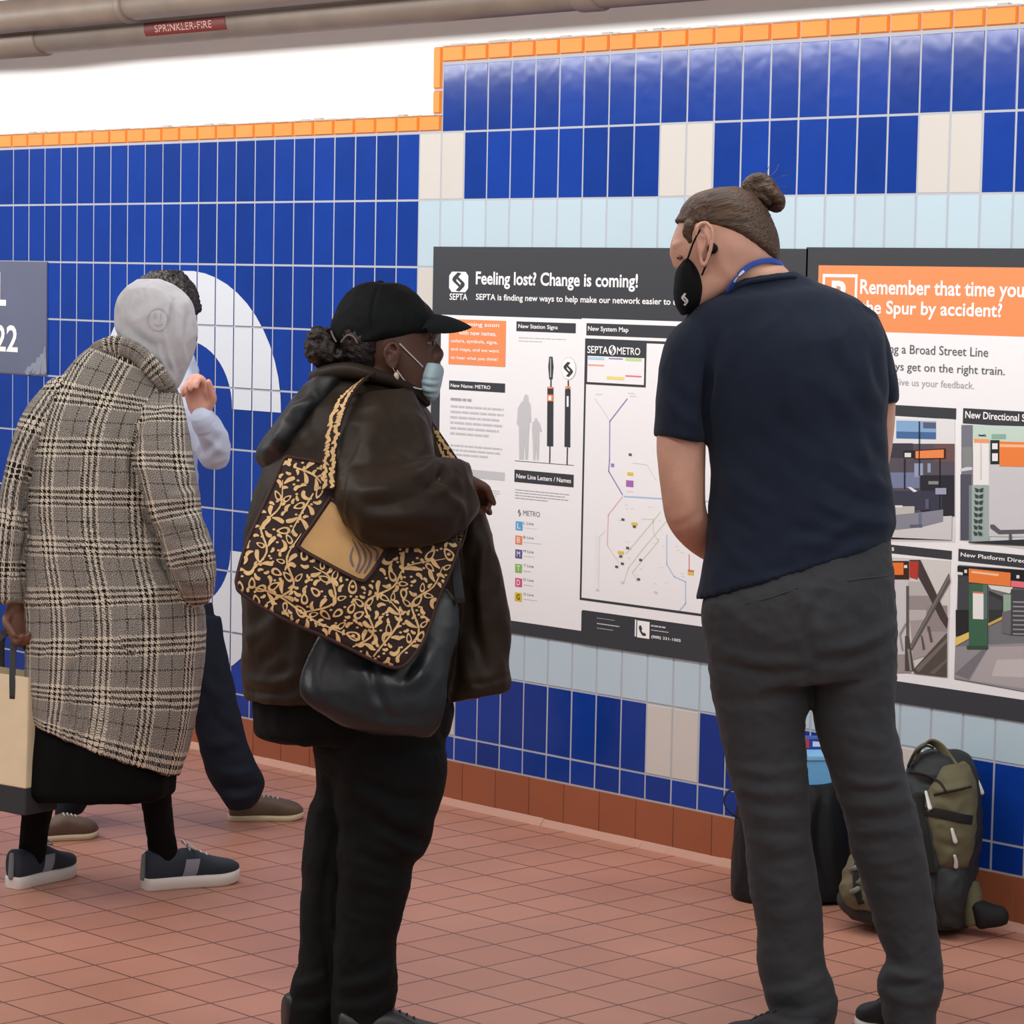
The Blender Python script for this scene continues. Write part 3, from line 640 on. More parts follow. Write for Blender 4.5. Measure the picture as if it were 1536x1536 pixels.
def solid(name, g, m, parent=None, subd=0, waves=(), folds=None, **props):
    o = mesh(name, g.v, g.f, m, parent, True, recalc=True, **props)
    if subd: s = o.modifiers.new('s', 'SUBSURF'); s.levels = subd; s.render_levels = subd
    if waves or folds:
        me = o.data; P = coords(me); N = normals(me); h = np.zeros(len(P))
        if folds: h += fold_disp(P, N, folds)
        for a, sc, sd, an in waves: h += a*(1-2*np.abs(noise3(P, sc, sd, an))*1.4)
        me.vertices.foreach_set('co', (P+N*h[:, None]).ravel()); me.update()
    return o
def strap(name, pts3, width_dir, w, th, m, parent, sub=5, **props):
    """a flat band through world points; width_dir: one vector or one per point"""
    A = np.asarray(pts3, float); Wd = np.asarray(width_dir, float)
    if Wd.ndim == 1: Wd = np.repeat(Wd[None], len(A), 0)
    ws = np.asarray(w, float)*np.ones(len(A))
    S = crom(np.hstack([A, Wd, ws[:, None]]), sub); C = S[:, :3]; W_ = S[:, 3:6]
    T = np.gradient(C, axis=0); T /= np.linalg.norm(T, axis=1)[:, None]+1e-12
    W_ = W_-T*(W_*T).sum(1)[:, None]; W_ /= np.linalg.norm(W_, axis=1)[:, None]+1e-12
    N = np.cross(T, W_)
    uvs = np.concatenate([[0], np.cumsum(np.linalg.norm(np.diff(C, axis=0), axis=1))])
    g = rings(C, W_*(S[:, 6]/2)[:, None], N*(th/2), 16, 5.0, True, uvs)
    return solid(name, g, m, parent, **props)
# ---- shoes, built in their own frame: heel at the origin, toe along +x
def shoe(parent, heel, toe, z, style, wid=0.098, **props):
    heel = np.array([heel[0], heel[1], z]); toe = np.array([toe[0], toe[1], z])
    ax = toe-heel; L = np.linalg.norm(ax); ax /= L; ay = np.array([-ax[1], ax[0], 0]); az = np.array([0, 0, 1.0])
    def T(p): return heel+ax*p[0]*L+ay*p[1]+az*p[2]
    w = wid/2
    prof = [(0.0, 0.35), (0.03, 0.62), (0.12, 0.74), (0.3, 0.72), (0.5, 0.82), (0.68, 1.0), (0.82, 0.94), (0.93, 0.66), (0.985, 0.34), (1.0, 0.08)]
    t = crom([(a, b) for a, b in prof], 3)
    sole_c, up_c = style['sole'], style['upper']; hs = style.get('h', 0.026)
    def outline(k, z0): return [(a, b*w*k, z0) for a, b in t]+[(a, -b*w*k, z0) for a, b in t[::-1]]
    v, f = [], []
    n = len(t)*2
    for k, zz in ((0.93, 0.0), (1.0, 0.004), (1.03, hs*0.6), (1.0, hs), (0.9, hs+0.002)):
        v += [T(((p[0]-0.5)*(0.97+0.03*k)+0.5, p[1], p[2]+(0.010*max(0, (p[0]-0.75)/0.25)**2))) for p in outline(k, zz)]
    for i in range(4):
        for k in range(n): f.append((i*n+k, i*n+(k+1) % n, (i+1)*n+(k+1) % n, (i+1)*n+k))
    f.append(tuple(range(n))[::-1]); f.append(tuple(4*n+k for k in range(n)))
    r = solid('shoe', Geo(v, f), sole_c, parent, label=props.get('label')) if props.get('label') else solid('shoe', Geo(v, f), sole_c, parent)
    hh = style.get('heights', [(0.015, .070), (0.06, .080), (0.2, .074), (0.32, .074), (0.42, .078), (0.52, .074), (0.66, .056), (0.8, .044), (0.92, .036), (0.985, .026)])
    C, E1, E2 = [], [], []
    H = crom(hh, 3)
    for a, h in H:
        b = np.interp(a, [p[0] for p in t], [p[1] for p in t])*w*0.97
        zc = hs-0.004; top = hs+h
        C.append(T((a, 0, (zc+top)/2-0.004))); E1.append(ay*b); E2.append(az*(top-zc)/2)
    g = rings(np.array(C), np.array(E1), np.array(E2), 24, 2.6, True, np.arange(len(C))*1.0)
    u = solid('upper', g, up_c, r)
    if 'lace' in style:
        for i, a in enumerate((0.47, 0.53, 0.59, 0.65)):
            h = np.interp(a, H[:, 0], H[:, 1])+hs-0.002; b = np.interp(a, [p[0] for p in t], [p[1] for p in t])*w
            solid('lace', tubew([T((a+0.012*s_, s_*b*0.42*1.0, h-0.006*abs(s_))) for s_ in (-1, -.5, 0, .5, 1)], [0.0028]*5, n=8, sub=2), style['lace'], r)
        if style.get('bow'):
            h = np.interp(0.44, H[:, 0], H[:, 1])+hs
            for s_ in (-1, 1): solid('lace', tubew([T((0.455, 0, h)), T((0.43, s_*0.02, h+0.014)), T((0.46, s_*0.042, h+0.004)), T((0.5, s_*0.03, h-0.004)), T((0.47, 0.004*s_, h))], [0.0026]*5, n=8, sub=3), style['lace'], r)
    if 'stripe' in style:
        for s_ in (-1, 1):
            P_ = []
            for a in (0.36, 0.50):
                b = np.interp(a, [p[0] for p in t], [p[1] for p in t])*w; h = np.interp(a, H[:, 0], H[:, 1])
                col = []
                for q_ in np.linspace(-0.85, 0.45, 6):
                    zc = (hs-0.004+hs+h)/2-0.004; hz = (h+0.004)/2
                    yb = b*0.97*(max(0, 1-abs(q_)**2.6))**(1/2.6)+0.002
                    col.append(T((a+0.03*(q_+0.85), s_*yb, zc+hz*q_)))
                P_.append(col)
            v = P_[0]+P_[1]; f = [(i, i+1, 7+i, 6+i) for i in range(5)]
            solid('side_stripe', Geo(v, f), style['stripe'], r)
    if 'heel_tab' in style:
        solid('heel_tab', tubew([T((-0.008, 0, hs+0.002)), T((-0.002, 0, hs+0.03)), T((0.004, 0, hs+0.062))], [0.008, 0.008, 0.007], n=10, flat=0.5), style['heel_tab'], r)
    return r
# ---- hands: palm plus five unequal bent fingers; all overlapping lofts ready to fuse with an arm
def hand(wrist, fwd, palm_n, side, s=1.0, curl=0.6, spread=0.10, thumb_in=0.5):
    """wrist point, direction of the fingers, palm normal (fingers curl towards it), side = +1 when the thumb lies at fwd x palm_n"""
    f0 = np.asarray(fwd, float); f0 = f0/np.linalg.norm(f0); n0 = np.asarray(palm_n, float); n0 = n0-f0*(n0@f0); n0 /= np.linalg.norm(n0)
    t0 = np.cross(f0, n0)*side; W = np.asarray(wrist, float); out = []
    mm = 0.001*s
    out.append(tubew([W-f0*25*mm, W, W+f0*28*mm, W+f0*62*mm, W+f0*88*mm], [24*mm, 25*mm, 36*mm, 41*mm, 38*mm], n=20, flat=0.42, ref=n0))
    for i, (off, ln, r) in enumerate([(27, 72, 9.2), (9, 80, 9.6), (-9, 74, 9.2), (-26, 58, 8.2)]):
        c = curl*(1.0+0.07*i); b = W+f0*(82-3*abs(i-1))*mm+t0*off*mm
        d = f0+t0*spread*(1.5-i); d /= np.linalg.norm(d); pts = [b-f0*25*mm, b]; ang = 0
        for k, fr in enumerate((0.46, 0.31, 0.23)):
            ang += c*(0.75, 1.0, 0.7)[k]; dd_ = d*math.cos(ang)+n0*math.sin(ang); pts.append(pts[-1]+dd_*ln*fr*mm)
        out.append(tubew(pts, [r*mm*q_ for q_ in (1.05, 1.05, 1.0, 0.92, 0.78)], n=12, sub=4))
    b = W+f0*22*mm+t0*24*mm
    d1 = f0*0.62+t0*0.72+n0*0.30*thumb_in*2; d1 /= np.linalg.norm(d1); d2 = f0*0.9+t0*(0.45-0.7*thumb_in)+n0*0.5*thumb_in*2; d2 /= np.linalg.norm(d2)
    out.append(tubew([b-d1*14*mm, b, b+d1*36*mm, b+d1*36*mm+d2*30*mm, b+d1*36*mm+d2*54*mm], [14*mm, 14*mm, 11.5*mm, 10.5*mm, 8.5*mm], n=12, sub=4))
    return out
def person(name_label, gs, skin, vox=0.0045, smooth=2, **p):
    return fuse('person', gs, skin, None, vox=vox, smooth=smooth, label=name_label, category='person', **p)
# ================================================================== PEOPLE
def inner(secs, dx, dr):
    out = []
    for a in secs:
        L, R = np.array(a[0:2], float), np.array(a[2:4], float); h = (R-L)/np.linalg.norm(R-L)
        w_ = np.linalg.norm(R-L); q = min(dx, w_*0.25)
        out.append((*(L+h*q), *(R-h*q), a[4], max(a[5]-dr, 0.02)))
    return out
ROTW = np.array([RT, np.cross(FW, RT)*-1, FW])          # picture-right, up, away as rows
def hair_mat(name, rgb, rgb2, ax=(1, 0, 0), fine=420, coarse=14, rough=0.45):
    m = bpy.data.materials.new(name); m.use_nodes = True; nt = m.node_tree; b = nt.nodes['Principled BSDF']
    a = RT*ax[0]+UP*ax[1]+FW*ax[2]; a = a/np.linalg.norm(a); c = np.cross(a, FW); c /= np.linalg.norm(c); e = np.cross(a, c)
    tc = nt.nodes.new('ShaderNodeTexCoord'); cb = nt.nodes.new('ShaderNodeCombineXYZ')
    for i, (vec, s_) in enumerate(((a, coarse), (c, fine), (e, fine))):
        d = nt.nodes.new('ShaderNodeVectorMath'); d.operation = 'DOT_PRODUCT'; d.inputs[1].default_value = tuple(vec*s_)
        nt.links.new(tc.outputs['Object'], d.inputs[0]); nt.links.new(d.outputs['Value'], cb.inputs[i])
    n = nt.nodes.new('ShaderNodeTexNoise'); n.inputs['Scale'].default_value = 1; n.inputs['Detail'].default_value = 3
    nt.links.new(cb.outputs[0], n.inputs['Vector'])
    r = nt.nodes.new('ShaderNodeValToRGB'); r.color_ramp.elements[0].position = 0.36; r.color_ramp.elements[1].position = 0.68
    r.color_ramp.elements[0].color = (*s2l(rgb), 1); r.color_ramp.elements[1].color = (*s2l(rgb2), 1)
    nt.links.new(n.outputs['Fac'], r.inputs[0]); nt.links.new(r.outputs[0], b.inputs['Base Color'])
    b.inputs['Roughness'].default_value = rough
    bp = nt.nodes.new('ShaderNodeBump'); bp.inputs['Strength'].default_value = 0.7; bp.inputs['Distance'].default_value = 0.003
    nt.links.new(n.outputs['Fac'], bp.inputs['Height']); nt.links.new(bp.outputs[0], b.inputs['Normal'])
    return m
def skin_mat(name, rgb):
    m = mat(name, rgb, 0.5, spec=0.4, bump=0.08, bscale=500, bdist=0.001, var=0.06, vscale=30)
    b = m.node_tree.nodes['Principled BSDF']; b.inputs['Subsurface Weight'].default_value = 0.12; b.inputs['Subsurface Radius'].default_value = (0.01, 0.004, 0.002); b.inputs['Subsurface Scale'].default_value = 1.0
    return m
def ear(F, pts, d, r, tip_d=0.012):
    """a rim around an outline plus a shallow bowl"""
    P = [F.P(x, y, d-tip_d*t) for x, y, t in pts]; cx = sum(p[0] for p in pts)/len(pts); cy = sum(p[1] for p in pts)/len(pts)
    w_ = max(p[0] for p in pts)-min(p[0] for p in pts); h_ = max(p[1] for p in pts)-min(p[1] for p in pts)
    return [tubew(P, [r*F.k]*len(P), n=10, sub=4), ball(F, cx, cy, d+0.012, w_*0.48, h_*0.46, 0.016, 14), tube(F, [(cx-w_*.15, cy-h_*.18, d-.004, r*.7), (cx+w_*.12, cy-h_*.05, d-.006, r*.8), (cx, cy+h_*.22, d-.004, r*.7)], n=8)]
m_iris = mat('eye_brown', (52, 34, 24), 0.2); m_eyew = mat('eye_white', (206, 198, 192), 0.25)
WARM = mat('cotton_white_sole', (222, 218, 210), 0.6, bump=0.1, bscale=150)

# ------------------------------------------------------------------ man in the navy T-shirt
F = Fig(1255, 1568)
sk = skin_mat('fair_skin', (206, 158, 136))
torso = [(1095,425,1193,408,.005,.078),(1066,446,1228,426,.01,.085),(1040,464,1262,437,0,.105),(1026,488,1300,462,0,.125),(1034,530,1326,508,-.01,.14),(1050,600,1331,580,-.01,.145),
         (1061,665,1329,640,0,.14),(1066,714,1332,700,0,.138),(1063,770,1341,755,0,.138),(1058,830,1342,785,0,.14),(1050,876,1339,800,0,.145),(1044,899,1335,811,0,.147)]
pelvis = [(1085,850,1335,800,0,.13),(1062,885,1337,830,-.005,.14),(1052,915,1340,862,-.012,.15),(1058,960,1344,925,-.012,.152),(1063,1000,1345,965,-.006,.145),(1067,1035,1344,1010,0,.13)]
legL = [(1058,950,1212,975,0,.115),(1063,1000,1215,1020,0,.112),(1070,1050,1214,1058,0,.105),(1077,1082,1207,1088,0,.098),(1087,1135,1209,1138,0,.09),(1096,1170,1212,1172,-.005,.085),(1107,1206,1213,1210,-.005,.08),
        (1117,1253,1215,1252,-.005,.078),(1121,1300,1222,1295,0,.076),(1126,1342,1230,1340,0,.075),(1136,1390,1234,1390,.005,.074),(1136,1440,1238,1440,.005,.074),(1143,1476,1249,1474,.003,.076),(1150,1502,1256,1500,0,.078),(1156,1536,1252,1530,0,.076),(1160,1558,1245,1556,0,.072),(1164,1580,1242,1578,0,.068)]
legR = [(1213,975,1345,945,.01,.115),(1214,1030,1344,1012,.01,.11),(1220,1080,1342,1080,.01,.1),(1230,1115,1350,1118,.01,.095),(1240,1143,1357,1157,.01,.09),(1252,1182,1367,1190,.01,.086),(1271,1241,1380,1240,.015,.08),
        (1278,1281,1388,1280,.02,.078),(1299,1343,1397,1336,.03,.075),(1317,1402,1406,1395,.035,.072),(1331,1436,1412,1438,.035,.072),(1320,1458,1414,1464,.03,.076),(1317,1482,1413,1488,.03,.078),(1322,1504,1405,1514,.03,.074),(1326,1532,1402,1534,.03,.074),(1332,1556,1398,1556,.03,.07)]
gs = []
gs.append(loft(F, [(1068,290,1104,289,.0,.03),(1046,298,1130,296,0,.05),(1030,313,1146,314,0,.066),(1019,332,1154,336,0,.073),(1010,352,1160,356,0,.075),(1005,369,1163,376,0,.075),(1006,381,1164,388,0,.072),
                   (1012,396,1160,402,0,.066),(1018,412,1148,416,0,.06),(1020,430,1118,430,0,.054),(1022,448,1085,446,0,.044),(1030,464,1058,458,0,.03)], n=40))
gs.append(loft(F, [(1008,366,1018,362,0,.010),(1004,378,1014,376,0,.013),(1007,390,1018,390,0,.017),(1011,402,1022,402,0,.017)], n=16))          # nose bridge
gs.append(tube(F, [(1026,362,-.045,3),(1012,368,-.028,3.4),(1011,370,0,3.4),(1012,368,.028,3.4),(1026,362,.045,3)], n=10))                                # brow
gs.append(loft(F, [(1072,352,1166,366,.012,.056),(1076,392,1170,392,.01,.057),(1084,420,1184,408,.005,.062),(1094,450,1206,434,.01,.058)], n=32))
gs.append(loft(F, inner(torso, 16, .022))); gs.append(loft(F, inner(pelvis, 16, .022))); gs.append(loft(F, inner(legL, 15, .018))); gs.append(loft(F, inner(legR, 15, .018)))
gs += ear(F, [(1050,336,0),(1045,342,.6),(1046,358,.2),(1050,380,.1),(1053,396,.2),(1057,398,.5),(1061,390,.9),(1066,372,1.3),(1069,354,1.5),(1066,341,1.3),(1058,334,.8),(1050,336,.1)], -.076, 3.4)
gs.append(loft(F, [(1030,480,1090,500,0,.05),(996,560,1062,585,-.01,.052),(985,655,1059,665,-.01,.05),(987,700,1058,708,-.01,.05),(992,742,1058,748,-.008,.05),(997,774,1060,765,0,.049),(1006,795,1064,776,.012,.047),
                   (1020,813,1072,788,.04,.044),(1038,829,1086,800,.09,.041),(1060,842,1103,814,.17,.036),(1084,846,1118,822,.24,.03)], n=28))
gs += hand(F.P(1104, 834, .265), RT*0.5+FW*0.75+UP*0.1, RT*0.6-UP*0.5, 1, 1.0, 0.5)
gs.append(loft(F, [(1262,470,1318,490,.03,.055),(1290,545,1340,550,.09,.05),(1303,600,1343,600,.115,.046),(1304,645,1341,645,.13,.045),(1300,690,1334,692,.15,.043),(1288,722,1320,732,.19,.04),(1262,738,1290,755,.26,.036),(1238,744,1258,762,.33,.03)], n=28))
gs += hand(F.P(1246, 752, .345), -RT*0.7+FW*0.6, -UP*0.8-RT*.2, -1, 1.0, 0.6)
man = person('man with a bun seen from behind in navy T-shirt and charcoal trousers at the posters', gs, sk, folds=[(1006,790,1050,770,-.002,6),(1075,372,1100,420,.002,8)])
for d_ in (-.033, .033):
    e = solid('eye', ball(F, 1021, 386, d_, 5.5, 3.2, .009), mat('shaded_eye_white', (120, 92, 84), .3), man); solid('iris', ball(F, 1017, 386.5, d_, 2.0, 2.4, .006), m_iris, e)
# hair, bun, mask, lanyard
hm = hair_mat('brown_hair', (34, 22, 14), (98, 70, 46), (1, 0.25, 0), 330, 7, 0.55)
hg = [loft(F, [(1066,284,1108,281,.0,.03),(1042,292,1132,290,0,.057),(1026,306,1150,312,0,.074),(1017,324,1159,332,0,.079),(1014,334,1166,350,0,.080),(1044,340,1169,366,.004,.079),(1088,356,1170,384,.01,.072),(1118,372,1169,396,.014,.052)], n=44)]
hg.append(tube(F, [(1034,338,-.05,9),(1032,350,-.05,8),(1036,362,-.053,5)], n=12))
hair = fuse('hair', hg, hm, man, vox=.0035, smooth=2, waves=[(.0012, 70, 3, ROTW*np.array([[.10], [1], [1]]))])
bg_ = [tube(F, [(1112,300,0,15),(1126,296,-.004,13),(1136,292,-.006,10)], n=14),
       tube(F, [(1128,300,-.015,8),(1120,284,-.018,9),(1128,271,-.018,9),(1142,268,-.02,9),(1153,276,-.022,9),(1158,288,-.016,9)], n=14),
       tube(F, [(1134,284,-.02,8),(1146,282,-.026,9),(1158,290,-.022,10),(1168,300,-.01,10),(1166,310,.004,9),(1154,308,.014,8)], n=14),
       tube(F, [(1130,290,.012,9),(1142,276,.02,10),(1158,284,.022,10),(1166,300,.016,9)], n=14), tube(F, [(1134,292,-.02,7),(1144,296,-.024,6),(1152,302,-.016,6)], n=12)]
bun = fuse('hair_bun', bg_, hm, hair, vox=.0028, smooth=1, waves=[(.0012, 160, 5, (1, 1, .6))])
g = [tubew([F.P(*p) for p in q_], [0.0007]*4, n=6, sub=3) for q_ in ([(1150,270,-.01),(1158,262,-.01),(1164,256,-.006),(1168,247,0)], [(1156,276,-.01),(1166,268,-.01),(1174,264,-.01),(1182,263,0)], [(1140,268,-.01),(1146,262,-.01),(1150,258,0),(1153,250,0)], [(1163,290,-.01),(1172,283,-.01),(1178,280,-.01),(1186,284,0)])]
j = join(g); solid('stray_hair', j, hm, hair)
mk_ = mat('black_mask_cloth', (14, 16, 18), 0.85, bump=0.2, bscale=900, spec=0.2)
mask = fuse('face_mask', [loft(F, [(1024,391,1032,388,-.02,.04),(1014,406,1046,400,-.006,.06),(1011,424,1056,418,-.002,.0655),(1010,440,1060,436,0,.064),(1013,458,1054,455,0,.053),(1022,473,1040,470,0,.03)], n=36)], mk_, man, vox=.0035, smooth=2, label='black face mask with a small white swirl logo')
for pts in ([(1030,393,-.062),(1035,378,-.072),(1041,362,-.078),(1050,345,-.086)], [(1053,412,-.058),(1059,398,-.066),(1066,382,-.077),(1071,366,-.078)]):
    solid('ear_loop', tubew([F.P(*p) for p in pts], [0.0022]*4, n=8, sub=4), mk_, mask)
solid('ear_piece', ball(F, 1069, 373, -.078, 8, 8, .011), mk_, mask)
def surf_poly(F, o, pts, off=0.0012):
    """lay a picture-plane polygon on the nearest surface of o that faces the photograph"""
    from mathutils.bvhtree import BVHTree
    key = o.name
    if key not in _bvh:
        me = o.evaluated_get(bpy.context.evaluated_depsgraph_get()).data
        _bvh[key] = BVHTree.FromPolygons([v.co[:] for v in me.vertices], [p.vertices[:] for p in me.polygons])
    out = []
    for x, y in pts:
        r = ray(x, y); h = _bvh[key].ray_cast(Vector(CAMP), Vector(r/np.linalg.norm(r)))
        out.append(np.array(h[0])-r/np.linalg.norm(r)*off if h[0] is not None else None)
    return None if any(p is None for p in out) else out
_bvh = {}
g = G()
for k in (0, 1):
    pp = surf_poly(F, mask, [(1020+16*(x if k == 0 else 1-x)*0.9, 459-20*(y if k == 0 else 1-y)) for x, y in SWIRL])
    if pp: g.add(pp, [tuple(range(len(pp)))[::-1]])
g.obj('mask_logo', [flat((214, 214, 216))], mask)
lanm = mat('blue_lanyard', (36, 72, 160), 0.55, bump=0.2, bscale=400)
lp = [(1092,440,-.052),(1099,426,-.062),(1109,412,-.066),(1124,399,-.066),(1142,392,-.06),(1158,391,-.045),(1170,395,-.02),(1176,401,.01)]
ly = strap('lanyard', [F.P(*p) for p in lp], [RT*a+UP*b for a, b in ((.75,.5),(.75,.6),(.6,.8),(.4,.9),(.1,1),(-.1,1),(-.3,1),(-.4,1))], 0.0125, 0.003, lanm, man)
ls = [(1101,424,-.0655),(1108,414,-.0685),(1116,406.5,-.0692)]
strap('lanyard_print', [F.P(*p) for p in ls], RT*.65+UP*.75, 0.006, 0.0025, flat((196, 206, 226)), ly)
# T-shirt
tee = mat('navy_jersey', (21, 31, 48), 0.85, bump=0.15, bscale=700, bdist=0.0006, var=0.06, vscale=12, sheen=0.06, spec=0.25)
slL = [(1036,474,1092,484,0,.062),(1008,497,1086,522,-.006,.075),(992,534,1076,562,-.012,.078),(986,574,1068,602,-.014,.075),(983,626,1062,646,-.014,.071),(982,653,1060,665,-.013,.069)]
slR = [(1262,448,1314,472,.03,.075),(1278,500,1331,514,.06,.074),(1290,550,1342,556,.09,.07),(1300,590,1347,590,.11,.067),(1303,609,1346,603,.117,.066)]
T = [loft(F, torso, n=48), loft(F, slL, n=36), loft(F, slR, n=36)]
fo = [(1250,690,1345,735,.004,9),(1235,720,1345,760,-.004,8),(1225,750,1345,785,.005,9),(1190,790,1340,800,-.004,9),(1180,820,1300,770,.004,10),(1150,860,1290,800,-.004,9),(1110,880,1240,830,.0035,10),
      (1300,640,1335,700,-.004,8),(1290,660,1330,740,.004,8),(1270,560,1320,640,-.004,12),(1310,490,1328,600,-.005,7),(1068,560,1064,660,-.008,7),(1076,500,1070,600,-.006,9),(1100,520,1075,640,.004,10),
      (1130,440,1080,560,.003,14),(1180,440,1200,640,.003,18),(1090,700,1160,760,.004,12),(1066,720,1130,800,-.004,10),(1063,780,1140,860,.003,11),(1000,600,1050,640,.003,8),(995,560,1040,610,-.003,9),(1240,450,1290,560,.004,14),(1120,600,1250,700,.003,16)]
shirt = fuse('t_shirt', T, tee, man, vox=.006, smooth=4, folds=fo, waves=[(.0022, 9, 2, (1, 1, 1)), (.001, 24, 8, (1, 1, .5))])
cp_ = surf_poly(F, shirt, [(1098,436),(1106,430),(1122,424),(1142,420),(1164,416.5),(1182,415),(1192,415)], .001)
if cp_: solid('collar', tubew(cp_, [.0055]*len(cp_), n=12), tee, shirt)
# trousers
tr = mat('charcoal_twill', (54, 56, 59), 0.8, bump=0.25, bscale=600, bdist=0.0008, var=0.08, vscale=9, sheen=0.05, spec=0.25)
fp = [(1060,965,1200,992,0.0040,8),(1070,990,1210,1005,-0.0040,7),(1225,992,1343,958,-0.0056,8),(1230,975,1340,938,0.0048,9),(1217,905,1217,990,-0.0048,6),(1222,1000,1218,1060,-0.0048,8),(1195,870,1240,960,0.0048,12),(1245,880,1215,960,-0.0032,9),
      (1085,905,1170,960,0.0032,10),(1060,1010,1180,1030,0.0024,8),(1070,1045,1190,1040,-0.0024,8),(1250,1040,1340,1010,0.0024,8),(1240,1060,1340,1050,-0.0020,8),
      (1090,1145,1205,1150,0.0032,6),(1092,1160,1200,1172,-0.0032,6),(1098,1178,1212,1185,0.0032,6),(1104,1195,1205,1206,-0.0032,6),(1110,1215,1214,1222,0.0036,6),(1116,1236,1210,1246,-0.0032,6),(1120,1262,1216,1262,0.0024,7),(1125,1290,1222,1280,-0.0024,7),(1128,1320,1226,1318,0.0020,8),(1130,1350,1228,1345,-0.0020,8),
      (1250,1160,1350,1172,0.0040,6),(1262,1186,1352,1180,-0.0040,6),(1262,1205,1360,1198,0.0032,6),(1270,1225,1370,1215,-0.0032,6),(1275,1245,1375,1236,0.0032,6),(1280,1265,1380,1255,-0.0024,6),(1290,1290,1385,1278,0.0024,7),(1300,1320,1390,1310,-0.0020,7),(1270,1100,1340,1110,0.0024,8),
      (1150,1490,1245,1462,0.0048,8),(1160,1512,1250,1495,-0.0040,7),(1170,1520,1240,1525,0.0032,7),(1325,1452,1400,1470,0.0056,7),(1330,1478,1410,1462,-0.0048,6),(1335,1495,1405,1500,0.0040,7)]
pants = fuse('trousers', [loft(F, pelvis, n=48), loft(F, legL, n=40), loft(F, legR, n=40)], tr, man, vox=.006, smooth=3, folds=fp, waves=[(.0018, 14, 4, (1, 1, 1.6)), (.0009, 40, 9, (1, 1, 1.2))])
for nm, pts in (('back_pocket', [(1272,871),(1300,867),(1322,865),(1336,862)]), ('back_pocket', [(1120,905),(1150,898),(1180,888),(1196,882)])):
    pp = surf_poly(F, pants, pts, 0.0)
    if pp: solid(nm, tubew(pp, [.0022]*len(pp), n=8, sub=4), tr, pants)
blk = mat('black_suede', (26, 28, 32), 0.7, bump=0.15, bscale=300); wsole = WARM
st = dict(sole=wsole, upper=blk, h=0.03, lace=mat('dark_lace', (20, 20, 22), 0.7))
def fxy(x, y): p = floorp(x, y); return p[0], p[1]
shoe(man, fxy(1390, 1566), fxy(1287, 1543), 0.0, st, 0.1)
shoe(man, fxy(1226, 1602), fxy(1084, 1573), 0.0, dict(st, sole=mat('dark_sole', (40, 40, 42), 0.7)), 0.1)
# ------------------------------------------------------------------ woman in the cap
F = Fig(560, 1572)
dk = skin_mat('dark_skin', (92, 62, 50))
torso = [(480,556,598,572,0,.075),(452,592,636,605,0,.12),(424,628,652,640,0,.155),(402,690,672,680,0,.18),(384,740,686,730,0,.195),(369,800,696,790,0,.2),(364,870,694,860,0,.205),(363,940,688,940,0,.205),(364,1000,680,1010,0,.2),(370,1046,672,1058,0,.19)]
armU = [(520,590,618,586,-.10,.075),(508,630,640,636,-.15,.095),(503,690,654,700,-.21,.10),(504,745,652,765,-.27,.10),(516,785,640,800,-.29,.09)]
armF = [(516,782,528,700,-.285,.085),(550,814,552,702,-.305,.095),(600,823,592,696,-.30,.098),(650,815,630,690,-.27,.095),(690,797,662,688,-.22,.08),(712,772,688,690,-.18,.062),(718,754,701,696,-.155,.045)]
legR = [(488,1120,668,1128,-.03,.13),(499,1184,669,1172,-.035,.12),(505,1236,651,1232,-.04,.105),(506,1272,641,1270,-.04,.098),(507,1302,619,1299,-.04,.09),(507,1336,614,1332,-.04,.084),(505,1378,603,1377,-.04,.08),(502,1414,593,1411,-.04,.078),(500,1446,595,1442,-.04,.078),(499,1490,595,1488,-.04,.08),(498,1522,589,1520,-.04,.08),(500,1548,584,1544,-.04,.076),(503,1574,580,1572,-.04,.07)]
legL = [(472,1120,580,1130,.05,.12),(476,1184,560,1184,.055,.105),(465,1212,545,1214,.06,.1),(457,1260,535,1262,.06,.095),(453,1318,532,1320,.06,.09),(451,1378,530,1378,.06,.085),(449,1440,528,1440,.06,.082),(441,1464,526,1466,.06,.084),(434,1494,524,1496,.06,.086),(430,1520,520,1520,.06,.084),(431,1540,516,1540,.06,.078),(436,1556,512,1556,.06,.07)]
pelv = [(465,1040,676,1045,0,.17),(470,1085,672,1085,0,.17),(471,1122,668,1122,0,.155),(480,1160,668,1160,0,.13)]
gs = [loft(F, [(540,440,612,438,0,.035),(516,452,640,456,0,.062),(506,474,650,480,0,.073),(508,500,655,503,0,.076),(516,518,653,515,0,.076),(530,534,652,530,0,.073),(546,550,653,547,0,.068),(560,568,652,565,0,.06),(578,584,648,583,0,.05),(602,600,640,597,0,.032)], n=40),
      loft(F, [(642,508,651,506,0,.008),(644,516,657,516,0,.011),(645,526,664,525,0,.015),(646,535,666,533,0,.019),(644,546,660,545,0,.015)], n=18),
      tube(F, [(648,502,-.052,5),(653,501,-.03,6),(655,502,0,5),(653,501,.03,6),(648,502,.052,5)], n=10),
      loft(F, [(536,535,612,548,.0,.055),(532,570,614,585,0,.06),(505,600,632,612,0,.09)]),
      loft(F, inner(torso, 22, .03)), loft(F, inner(armU, 18, .03)), loft(F, inner(armF, 14, .025)), loft(F, inner(pelv, 18, .025)), loft(F, inner(legR, 14, .02)), loft(F, inner(legL, 14, .02))]
gs += ear(F, [(583,517,0),(578,524,.7),(578,536,.6),(583,547,.3),(588,553,.1),(593,549,.2),(597,538,.5),(598,524,.9),(592,515,.8),(583,517,.1)], -.077, 3.2)
gs += hand(F.P(690, 720, -.15), RT*0.42+FW*0.75-UP*0.2, -UP*0.5+RT*0.2+FW*.3, -1, .84, .9, .05, .6)
